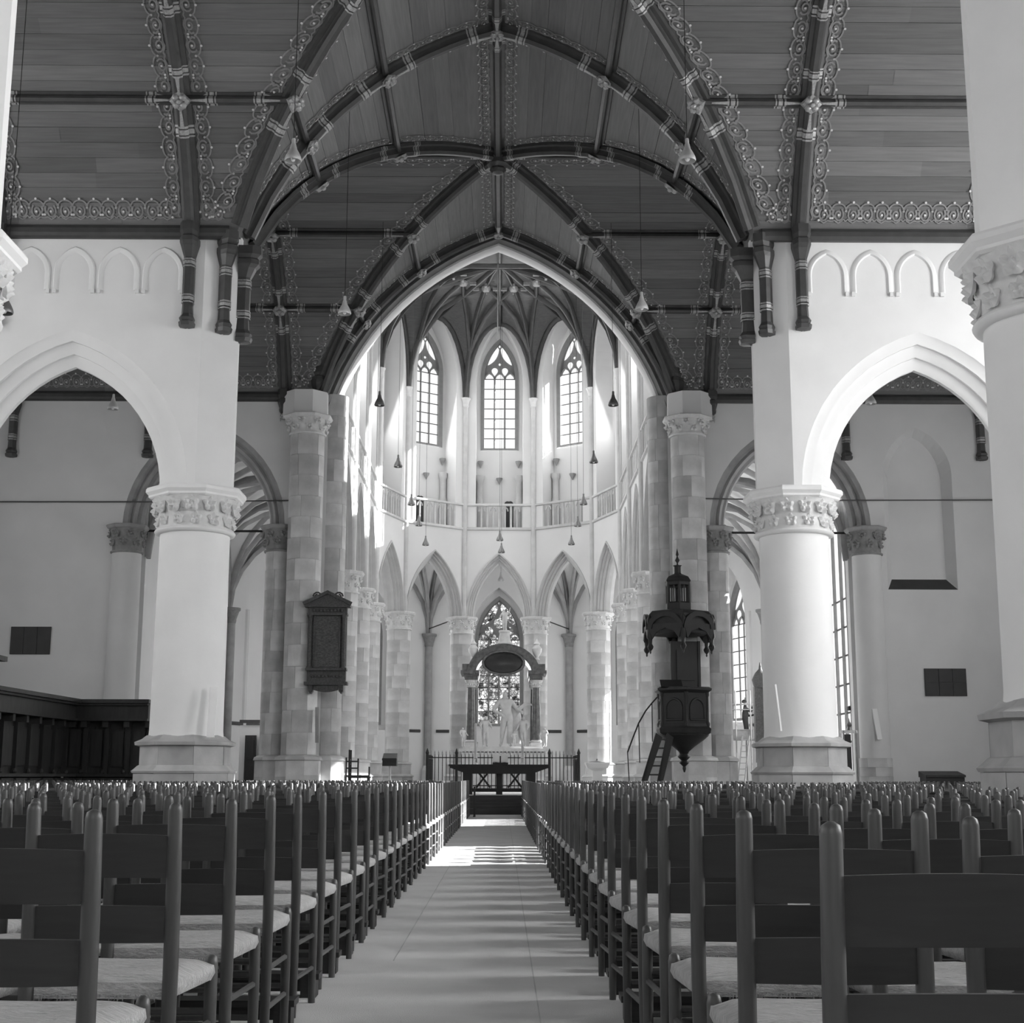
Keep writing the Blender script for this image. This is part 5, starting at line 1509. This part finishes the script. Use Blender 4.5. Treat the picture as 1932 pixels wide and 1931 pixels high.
# sounding board
sx_ = pw(1280, 1185).x; s0, s1 = pw(0, 1207).z, pw(0, 1152).z
hexl([(.20, s0+.28), (.86, s0+.18), (.98, s0+.24), (1.02, s0+.34), (1.0, s1-.12), (.9, s1-.02), (.45, s1+.05), (.3, s1+.06)], 'sounding_board', c=(sx_, uy))
for k in range(6):
    a = k*PI/3 + PI/3; ap_ = 1.0*math.cos(PI/6)
    T = frameT((sx_+ap_*math.cos(a), uy+ap_*math.sin(a), 0), (-math.sin(a), math.cos(a), 0), (math.cos(a), math.sin(a), 0))
    b = MB(); rows = []
    for o, d in ((.0, .02), (.0, .10), (.14, .10), (.14, .0)): rows.append([T(x, d, s0+.28+z) for x, z in [(math.cos(PI-PI*q/10)*(.40+o), math.sin(PI*q/10)*(.34+o)) for q in range(11)]])
    b.grid(rows); b.build('gable_arch', 'dark_wood', t, smooth=40)
    b = MB(); b.prism([T(-.52, .02, s0+.42), T(-.40, .02, s0-.0), T(-.26, .02, s0+.20), T(0, .02, s0+.30), T(.26, .02, s0+.20), T(.40, .02, s0-.0), T(.52, .02, s0+.42)], T.n*.05); b.build('valance', 'dark_wood', t)
    v = a + PI/6; c = (sx_+.98*math.cos(v), uy+.98*math.sin(v), 0)
    zt = s0-.40
    b = MB(); b.lathe([(.01, zt), (.03, zt+.05), (.02, zt+.08), (.07, zt+.14), (.09, zt+.2), (.05, zt+.28), (.06, zt+.4), (.10, zt+.46), (.08, zt+.7), (.10, zt+.95), (.04, zt+1.05), (.01, zt+1.12)], 8, c); b.build('drop_finial', 'dark_wood', t, smooth=40)
l0, l1 = s1+.04, pw(0, 1083).z; lx = pw(1279, 1115).x
hexl([(.38, l0-.04), (.38, l0+.2), (.33, l0+.24)], 'lantern_base', c=(lx, uy))
hexl([(.30, l1-.32), (.37, l1-.28), (.37, l1-.2), (.40, l1-.16), (.32, l1-.04), (.14, l1+.04)], 'lantern_roof', c=(lx, uy))
for k in range(6):
    a = PI/6 + k*PI/3; b = MB(); b.tube([(lx+.33*math.cos(a), uy+.33*math.sin(a), l0+.1), (lx+.33*math.cos(a), uy+.33*math.sin(a), l1-.25)], .045, 6); b.build('lantern_post', 'dark_wood', t)
    a2 = a + PI/6; b = MB(); b.tube([(lx+.29*math.cos(a2), uy+.29*math.sin(a2), l0+.1), (lx+.29*math.cos(a2), uy+.29*math.sin(a2), l1-.25)], .022, 5); b.build('lantern_mullion', 'dark_wood', t)
hexl([(.10, l1), (.12, l1+.05), (.10, l1+.08), (.10, l1+.26), (.14, l1+.29), (.02, l1+.31)], 'cupola', c=(lx, uy))
hexl([(.03, l1+.3), (.02, l1+.36), (.07, l1+.44), (.03, l1+.52), (.02, l1+.56), (.045, l1+.6), (.004, l1+.78)], 'finial', c=(lx, uy), n=8, smooth=40)
# stair
sb, st_ = W(1205, 1478, 38.6), W(1254, 1385, 39.0)
sb.z = 0.0
st2 = thing('pulpit_stair', (sb.x, 38.6, 0), 'dark open-tread stair with curved handrail leading up to the pulpit', 'stair')
zst = W(0, 1385, 38.9).z
SA = [Vector((W(1193, 1475, 37.7).x, 37.7, 0)), Vector((W(1243, 1385, 38.7).x, 38.7, zst))]
SB_ = [Vector((W(1229, 1475, 37.7).x, 37.7, 0)), Vector((W(1264, 1385, 38.7).x, 38.7, zst))]
for A, B in (SA, SB_):
    d_ = (B-A).normalized(); up = Vector((-d_.z, 0, d_.x)).normalized()*.15
    b = MB(); b.prism([A-Vector((.05, 0, 0)), A+Vector((.08, 0, 0)), B+Vector((.10, 0, -.06)), B+Vector((-.08, 0, .06))], (0, .05, 0)); o = b.build('stringer', 'dark_wood', st2); fix(o.data)
for k in range(9):
    u = (k+.5)/9; a_ = SA[0].lerp(SA[1], u); c_ = SB_[0].lerp(SB_[1], u)
    b = MB(); b.box(((a_.x+c_.x)/2, a_.y+.14, a_.z), (c_.x-a_.x+.04, .26, .04)); b.build('tread', 'dark_wood', st2)
hr = [W(px, py, 37.9) for px, py in ((1184, 1420), (1195, 1390), (1205, 1365), (1218, 1342), (1230, 1327), (1240, 1316))]
b = MB(); b.tube(hr, .022, 6); b.build('handrail', 'iron', st2, smooth=50)
for i, (px, py) in ((0, (1187, 1474)), (2, (1207, 1440)), (4, (1231, 1400))):
    b = MB(); q = W(px, py, 37.9); q.z = max(q.z, 0); b.tube([hr[i], q], .014, 5); b.build('baluster', 'iron', st2)

# ---- epitaph on the left pier
EY = 39.95
def ew(px, py): return W(px, py, EY)
e0, e1 = ew(578, 1290), ew(655, 1140); ex, ew_ = (e0.x+e1.x)/2, e1.x-e0.x
t = thing('wall_epitaph', (ex, EY, e0.z), 'dark carved stone epitaph with pediment hung on the left crossing pier', 'epitaph')
zA, zB, zC_, zD = ew(0, 1290).z, ew(0, 1262).z, ew(0, 1158).z, ew(0, 1142).z
b = MB(); b.box((ex, EY+.12, (zA+zD)/2), (ew_, .2, zD-zA)); body = b.build('slab', 'epitaph_stone', t)
b = MB(); b.box((ex-.03, EY+.005, (zB+zC_)/2), (ew_-.34, .03, zC_-zB-.14)); b.build('inscription_panel', 'epitaph_panel', t)
for sx in (-1, 1):
    b = MB(); x = ex+sx*(ew_/2-.07); b.lathe([(.08, zB-.02), (.09, zB+.05), (.06, zB+.1), (.055, zC_-.12), (.085, zC_-.06), (.085, zC_)], 10, (x, EY-.04, 0)); b.build('side_column', 'epitaph_stone', t, smooth=40)
    b = MB(); b.sweep([(ex+sx*(ew_/2-.19), EY, zB+.05), (ex+sx*(ew_/2-.19), EY, zC_-.05)], Vector((0, -1, 0)), [(-.03, 0), (-.02, .03), (.02, .03), (.03, 0)]); b.build('panel_border', 'epitaph_stone', t)
for z, h, wd in ((zA+.02, .09, .12), (zB, .07, .06), (zC_, .06, .05), (zD, .08, .2)):
    b = MB(); b.box((ex, EY+.06, z), (ew_+wd, .34, h)); b.build('cornice', 'epitaph_stone', t)
for z0, z1, n in ((zA+.1, zB-.06, 9), (zC_+.05, zD-.06, 9)):
    for k in range(n):
        x = ex - ew_/2 + .15 + (ew_-.3)*k/(n-1); b = MB(); b.lathe([(.05, -.02), (.045, .01), (.01, .035)], 7); me = b.mesh('rosette', 'epitaph_panel', 40)
        inst('rosette', me, Matrix.Translation((x, EY, (z0+z1)/2)) @ Matrix.Rotation(PI/2, 4, 'X'), t)
zP = ew(0, 1120).z
b = MB(); b.prism([(ex-ew_/2-.1, EY-.08, zD+.03), (ex+ew_/2+.1, EY-.08, zD+.03), (ex, EY-.08, zP+.02)], (0, .22, 0)); b.build('pediment', 'epitaph_stone', t)
b = MB(); b.sweep([(ex-ew_/2-.14, EY-.09, zD+.05), (ex, EY-.09, zP+.05), (ex+ew_/2+.14, EY-.09, zD+.05)], Vector((0, -1, 0)), [(-.05, 0), (-.05, .06), (.05, .06), (.05, 0)]); b.build('raking_cornice', 'epitaph_stone', t)
for sx in (-1, 1):
    sp = [(ex+sx*(.30+.13*math.cos(a)*(1-a/14)), EY, zP-.06+.13*math.sin(a)*(1-a/14)) for a in [q*.6 for q in range(14)]]
    b = MB(); b.tube(sp, .025, 6); b.build('scroll', 'epitaph_stone', t, smooth=50)
    b = MB(); x = ex+sx*(ew_/2-.12); b.prism([(x-.07, EY-.06, zA), (x+.07, EY-.06, zA), (x+.06, EY-.02, zA-.2), (x, EY, zA-.27), (x-.06, EY-.02, zA-.2)], (0, .25, 0)); b.build('bracket', 'epitaph_stone', t)
b = MB(); b.prism([(ex-ew_/2+.2, EY, zA)] + [(ex-ew_/2+.2+(ew_-.4)*k/8, EY, zA-.16-.06*math.sin(PI*k/8)) for k in range(9)] + [(ex+ew_/2-.2, EY, zA)], (0, .1, 0)); b.build('apron_scroll', 'epitaph_stone', t)
# ---- choir stalls along the left aisle
q0, q1 = W(287, 1322, 39.2), W(128, 1322, 39.2); zt = q0.z
t = thing('choir_stalls', (q0.x, 39.2, 0), 'dark panelled wooden stalls with cornice filling the lower left aisle', 'stalls')
def stall_run(A, B, n, z1, first):
    A, B = Vector(A), Vector(B); u = (B-A).normalized(); nn = Vector((u.y, -u.x, 0))
    if nn.dot(Vector((0, 0, 0)) - (A+B)/2) < 0: nn = -nn
    L = (B-A).length; T = frameT(A, u, nn)
    def bar(a0, a1, d0, d1, z0, z1_, name):
        b = MB(); P = [T(a0, d0, z0), T(a1, d0, z0), T(a1, d1, z0), T(a0, d1, z0)]; b.prism(P, (0, 0, z1_-z0)); o = b.build(name, 'stall_wood', t); fix(o.data)
    bar(0, L, -.3, 0, 0, z1-.02, 'back_board')
    bar(-.05, L, -.3, .55, z1-.10, z1, 'cornice'); bar(0, L, -.3, .46, z1-.16, z1-.10, 'cornice'); bar(0, L, -.3, .36, z1-.52, z1-.16, 'frieze'); bar(0, L, -.3, .44, z1-.58, z1-.52, 'frieze_moulding')
    bar(0, L, 0, .5, .98, 1.06, 'seat_rail'); bar(0, L, 0, .44, 0.0, .95, 'seat_front')
    for k in range(n+1):
        a = L*k/n
        bar(a-.06, a+.06, 0, .12, 1.06, z1-.58, 'pilaster'); bar(a-.08, a+.08, 0, .34, z1-.75, z1-.58, 'bracket'); bar(a-.05, a+.05, .44, .5, 0.02, .95, 'stile')
        if k < n:
            bar(a+.14, a+L/n-.14, .0, .05, 1.25, z1-.85, 'back_panel'); bar(a+.12, a+L/n-.12, .44, .47, .12, .86, 'front_panel')
            b = MB(); c = T(a+L/n, .42, 1.06); b.lathe([(.05, 1.06), (.07, 1.1), (.05, 1.16), (.02, 1.18)], 8, (c.x, c.y, 0)); b.build('arm_knob', 'stall_wood', t, smooth=40)
stall_run((q0.x, 39.2, 0), (q1.x, 39.2, 0), 4, zt, True)
q2 = W(0, 1301, 34.0)
stall_run((q1.x, 39.0, 0), (q1.x-.2, 32.6, 0), 7, zt, False)
b = MB(); b.box((q1.x-.25, 33.2, zt+.35), (.5, .9, .7)); b.box((q1.x-.2, 33.2, zt+.68), (.75, 1.1, .12)); b.build('end_canopy', 'stall_wood', t)

# ---- dark panels on the aisle walls
for px0, px1, py0, py1, l in ((18, 97, 1183, 1235, 'dark three-part memorial panel on the left aisle wall'), (1746, 1822, 1262, 1314, 'dark memorial panel of small slabs on the right aisle wall')):
    a, c = W(px0, py1, 40.98), W(px1, py0, 40.98)
    t = thing('memorial_panel', ((a.x+c.x)/2, 40.97, a.z), l, 'panel', 'memorial wall panels')
    nz = 1 if px0 < 100 else 2; w3 = (c.x-a.x)/3; hz = (c.z-a.z)/nz
    b = MB(); b.box(((a.x+c.x)/2, 40.985, (a.z+c.z)/2), (c.x-a.x, .02, c.z-a.z)); b.build('backing', 'lead', t)
    for i in range(3):
        for j in range(nz):
            b = MB(); b.box((a.x+w3*(i+.5), 40.965, a.z+hz*(j+.5)), (w3-.012, .03, hz-.012)); b.build('slab', 'slate', t)

# ---- boards leaning on pillars
def lean_board(p0, p1, y, w, th, label, name='leaning_board', matn='white_paint'):
    a, c = W(p0[0], p0[1], y), W(p1[0], p1[1], y+.12); d = (c-a); L = d.length; zax = d.normalized(); xax = Vector((1, 0, 0)); xax = (xax - zax*xax.dot(zax)).normalized(); yax = zax.cross(xax)
    M = Matrix((xax, yax, zax)).transposed()
    b = MB(); b.box((a+c)/2, (w, th, L), mtx=M); b.box(a + zax*(L*.5), (w*.8, th*1.3, L*.96), mtx=M)
    tag(b.build(name, matn), label, 'board', 'boards leaning on pillars')
lean_board((397, 1392), (404, 1298), 27.62, .15, .03, 'pale narrow board leaning against the left white pillar')
lean_board((1474, 1380), (1463, 1292), 27.62, .035, .03, 'thin white stick leaning against the right white pillar', 'leaning_stick')
lean_board((1660, 1396), (1650, 1338), 40.55, .14, .03, 'pale board leaning on the column of the right aisle wall')
lean_board((598, 1402), (598, 1335), 39.95, .10, .03, 'narrow grey board leaning on the left crossing pier below the epitaph', matn='arch_stone')

# ---- font
f = W(1127, 1478, 46.5); fz = W(0, 1434, 46.5).z
t = thing('baptismal_font', (f.x, 46.5, ZF), 'white square baptismal font on a tapering foot right of the railing', 'font')
b = MB(); 
for z, w in ((ZF, .24), (ZF+.5, .16), (fz-.28, .17)): pass
def sq(z, w): return [(f.x-w, 46.5-w, z), (f.x+w, 46.5-w, z), (f.x+w, 46.5+w, z), (f.x-w, 46.5+w, z)]
b.grid([sq(ZF, .22), sq(ZF+.1, .16), sq(fz-.28, .15)], closed=True); b.build('foot', 'white_paint', t)
b = MB(); b.grid([sq(fz-.30, .16), sq(fz-.22, .33), sq(fz-.06, .40), sq(fz-.05, .37), sq(fz-.12, .30)], closed=True); b.face(sq(fz-.12, .30)); b.build('bowl', 'white_paint', t)
b = MB(); b.lathe([(.30, fz-.08), (.27, fz-.03), (.06, fz+.0), (.03, fz+.03), (.04, fz+.06), (.01, fz+.08)], 12, (f.x, 46.5, 0)); b.build('lid', 'lamp_shade', t, smooth=40)

# ---- lectern and armchair in the choir
p = W(735, 1478, 45.0); zl2 = W(0, 1420, 45.0).z
t = thing('lectern', (p.x, 45.0, ZF), 'dark lectern with sloping desk on a turned pale post left of the railing', 'lectern')
b = MB(); b.lathe([(.2, ZF), (.2, ZF+.06), (.05, ZF+.12), (.05, ZF+.3), (.08, ZF+.36), (.04, ZF+.42), (.04, zl2-.45), (.08, zl2-.38), (.05, zl2-.3)], 12, (p.x, 45.0, 0)); b.build('post', 'lamp_shade_pale', t, smooth=40)
b = MB(); b.prism([(p.x-.22, 44.75, zl2-.40), (p.x-.22, 45.2, zl2-.40), (p.x-.22, 45.2, zl2), (p.x-.22, 44.75, zl2-.16)], (.44, 0, 0)); b.build('desk', 'dark_wood', t)
b = MB(); b.box((p.x, 44.74, zl2-.2), (.46, .04, .06)); b.build('ledge', 'dark_wood', t)
p = W(678, 1478, 44.0); zt2 = W(0, 1414, 44.0).z
t = thing('choir_armchair', (p.x, 44.0, ZF), 'tall dark wooden chair with lattice back standing before the left choir columns', 'chair')
for sx in (-1, 1):
    b = MB(); b.box((p.x-.30+.0, 44.0+sx*.22, (ZF+zt2)/2), (.05, .05, zt2-ZF)); b.build('back_post', 'dark_wood', t)
    b = MB(); b.box((p.x+.28, 44.0+sx*.24, ZF+.24), (.05, .05, .48)); b.build('front_leg', 'dark_wood', t)
    b = MB(); b.box((p.x, 44.0+sx*.22, ZF+.2), (.58, .03, .035)); b.build('side_stretcher', 'dark_wood', t)
b = MB(); b.box((p.x, 44.0, ZF+.48), (.66, .54, .05)); b.build('seat', 'dark_wood', t)
for k in range(4):
    b = MB(); b.box((p.x-.31, 44.0, ZF+.62+.13*k), (.03, .44, .035)); b.build('back_rail', 'dark_wood', t)
t = thing('choir_settle', (p.x+.0, 43.4, ZF), 'dark open-backed bench frame in front of the lattice chair', 'bench')
for x in (-.34, .02, .36):
    b = MB(); b.box((p.x+x, 43.3, ZF+(.52 if x > -.3 else .55)), (.045, .05, 1.04 if x < .3 else .55)); b.build('post', 'dark_wood', t)
for z, x0, x1 in ((.95, -.34, .02), (.52, -.34, .36), (.2, -.34, .36), (.75, -.34, .02)):
    b = MB(); b.box((p.x+(x0+x1)/2, 43.3, ZF+z), (x1-x0, .04, .045)); b.build('rail', 'dark_wood', t)

# ---- scaffold, ladder and workman in the right choir aisle
SY = 54.0
def sw(px, py): return W(px, py, SY)
za = sw(0, 1392).z; xa, xb = sw(1372, 1392).x, sw(1436, 1392).x
t = thing('scaffold', ((xa+xb)/2, SY, ZF), 'light tube scaffold with plank platform in the right choir aisle', 'scaffold')
for x in (sw(1388, 1350).x, sw(1416, 1350).x):
    for dy in (0, 1.1):
        b = MB(); b.tube([(x, SY+dy, ZF), (x, SY+dy, sw(0, 1300 if dy == 0 else 1310).z)], .028, 6); b.build('upright', 'tube_steel', t)
for k in range(3):
    b = MB(); b.box(((xa+xb)/2, SY+.2+.36*k, za), (xb-xa, .3, .05)); b.build('platform_plank', 'scaffold_board', t)
for z in (sw(0, 1336).z, sw(0, 1326).z):
    b = MB(); b.tube([(xa, SY, z), (sw(1424, 1330).x, SY, z)], .022, 6); b.build('guard_rail', 'tube_steel', t)
b = MB(); b.tube([(xa+.4, SY, ZF+.35), (xb-.3, SY, ZF+.35)], .025, 6); b.build('ledger', 'tube_steel', t)
l0_, l1_ = sw(1392, 1470), sw(1407, 1394); l0_.z = ZF
t = thing('ladder', (l0_.x, SY-.25, ZF), 'wooden ladder leaning on the scaffold platform', 'ladder')
for s_ in (-.13, .13): b = MB(); b.tube([(l0_.x+s_, SY-.5, ZF), (l1_.x+s_, SY-.06, za+.12)], .028, 5); b.build('stile', 'scaffold_board', t)
for k in range(9):
    u = (k+.7)/9.4; b = MB(); c = Vector((l0_.x, SY-.5, ZF)).lerp(Vector((l1_.x, SY-.06, za+.12)), u); b.tube([c-Vector((.13, 0, 0)), c+Vector((.13, 0, 0))], .016, 5); b.build('rung', 'scaffold_board', t)
bx = sw(1402, 1382); b = MB(); b.box((bx.x, SY+.3, za+.19), (.80, .4, .32)); b.box((bx.x, SY+.3, za+.36), (.84, .44, .03))
tag(b.build('tool_chest', 'scaffold_board'), 'low pale box lying on the scaffold platform behind the workman', 'box')
bx = sw(1383, 1384); b = MB(); b.lathe([(.12, za+.025), (.15, za+.2), (.13, za+.3), (.05, za+.34)], 10, (bx.x-.25, SY+.7, 0)); tag(b.build('dark_bucket', 'iron', smooth=40), 'small dark bucket at the left end of the scaffold platform', 'bucket')
wk = sw(1414, 1388); Hm = 1.5
pk = lambda c: 1 if (c.z > .855*Hm) else 0
body = human('person_body', Hm, ((.20, -.16, .80), (.23, -.20, .62)), ((-.05, .02, .045), (.06, -.04, .045)), ['suit', 'skin'], elbows=((.02, -.16, .70), (.20, -.06, .60)), pick=pk, bulk=1.1, sub=2)
t = thing('person', (wk.x, SY+.85, za+.025), 'workman in dark clothes standing on the scaffold, facing the pillar', 'person')
M = Matrix.Translation((wk.x, SY+.85, za+.025)) @ Matrix.Rotation(PI*.42, 4, 'Z')
inst('body', body, M, t)
h_ = MB(); h_.lathe([(.062, 0), (.066, .03), (.058, .06), (.035, .08), (.005, .088)], 14); hm = h_.mesh('hair', 'hair', 60)
inst('hair', hm, M @ Matrix.Translation((0, .012*Hm, .925*Hm)) @ Matrix.Scale(Hm, 4), t)

# ---- dark carved memorial on the pillar side in the right aisle
p = W(1432, 1330, 52.0); t = thing('wall_memorial', (p.x, 52.0, p.z-2.0), 'dark carved memorial partly hidden behind the right white pillar beside the workman', 'memorial')
b = MB(); b.box((p.x+.1, 52.0, p.z-.35), (.55, .3, 2.0)); b.build('slab', 'epitaph_stone', t)
b = MB(); b.lathe([(.25, p.z+.62), (.32, p.z+.9), (.2, p.z+1.15), (.06, p.z+1.3), (.02, p.z+1.55)], 10, (p.x+.08, 52.0, 0)); b.build('urn', 'epitaph_stone', t, smooth=40)
b = MB(); b.box((p.x+.1, 52.0, p.z-1.7), (.5, .28, .8)); b.build('console', 'marble_dark', t)

# ---- banner-like grave marker and box on the right
LY = 40.2; p = W(1605, 1480, LY); zt3 = W(0, 1352, LY).z; LZ = 0.0
t = thing('standing_shrine', (p.x, LY, LZ), 'narrow dark ornamented shrine with pale lower part right of the white pillar', 'shrine')
b = MB(); b.box((p.x, LY, LZ+.35), (.30, .3, .7)); b.build('base', 'white_paint', t)
for sx in (-1, 1):
    b = MB(); b.tube([(p.x+sx*.17, LY-.1, LZ+.7), (p.x+sx*.17, LY-.1, zt3-.35)], .03, 6); b.build('side_post', 'brass', t)
b = MB(); b.box((p.x-.05, LY, (LZ+.75+zt3-.45)/2), (.2, .1, zt3-.45-LZ-.75)); b.build('panel', 'dark_wood', t)
b = MB(); b.box((p.x, LY, zt3-.38), (.46, .24, .08)); b.box((p.x, LY, LZ+.75), (.42, .24, .08)); b.build('crosspiece', 'brass', t)
b = MB(); b.lathe([(.1, zt3-.34), (.06, zt3-.25), (.09, zt3-.18), (.03, zt3-.1), (.01, zt3)], 8, (p.x+.02, LY, 0)); b.build('finial', 'brass', t, smooth=40)
a, c = W(1742, 1480, 39.5), W(1813, 1459, 39.5); t = thing('storage_chest', ((a.x+c.x)/2, 39.5, 0), 'dark low chest with a sloping lid by the right aisle wall', 'chest')
b = MB(); b.box(((a.x+c.x)/2, 39.5, c.z/2-.05), (c.x-a.x, .6, c.z-.12)); b.build('body', 'dark_wood', t)
b = MB(); b.prism([(a.x-.02, 39.15, c.z-.12), (a.x-.02, 39.85, c.z-.12), (a.x-.02, 39.85, c.z+.05), (a.x-.02, 39.15, c.z-.06)], (c.x-a.x+.04, 0, 0)); b.build('lid', 'dark_wood', t)

# ---- left choir aisle: pair of doors seen past the pier
for i, (px0, px1) in enumerate(((460, 484), (490, 512))):
    a, c = W(px0, 1470, 54.0), W(px1, 1388, 54.0); d = MB()
    d.box(((a.x+c.x)/2, 54.0, (ZF+c.z)/2), (c.x-a.x, .08, c.z-ZF)); o = struct(d.build('door_%d' % (10+i), 'stall_wood'))
    for k in range(2):
        b = MB(); b.box(((a.x+c.x)/2, 53.95, ZF+(c.z-ZF)*(.27+.46*k)), ((c.x-a.x)*.62, .04, (c.z-ZF)*.34)); b.build('door_panel', 'dark_wood', o)
a, c = W(452, 1388, 54.1), W(520, 1362, 54.1)
m = MB(); m.box(((a.x+c.x)/2, 54.2, ZF+1.1), (c.x-a.x, .12, 2.2 if False else (a.z-ZF)*1.0+.6)); struct(m.build('wall_door_screen', 'choir_plaster'))
b = MB(); b.box(((a.x+c.x)/2, 54.1, c.z), (c.x-a.x, .2, .12)); struct(b.build('trim_1', 'slate'))
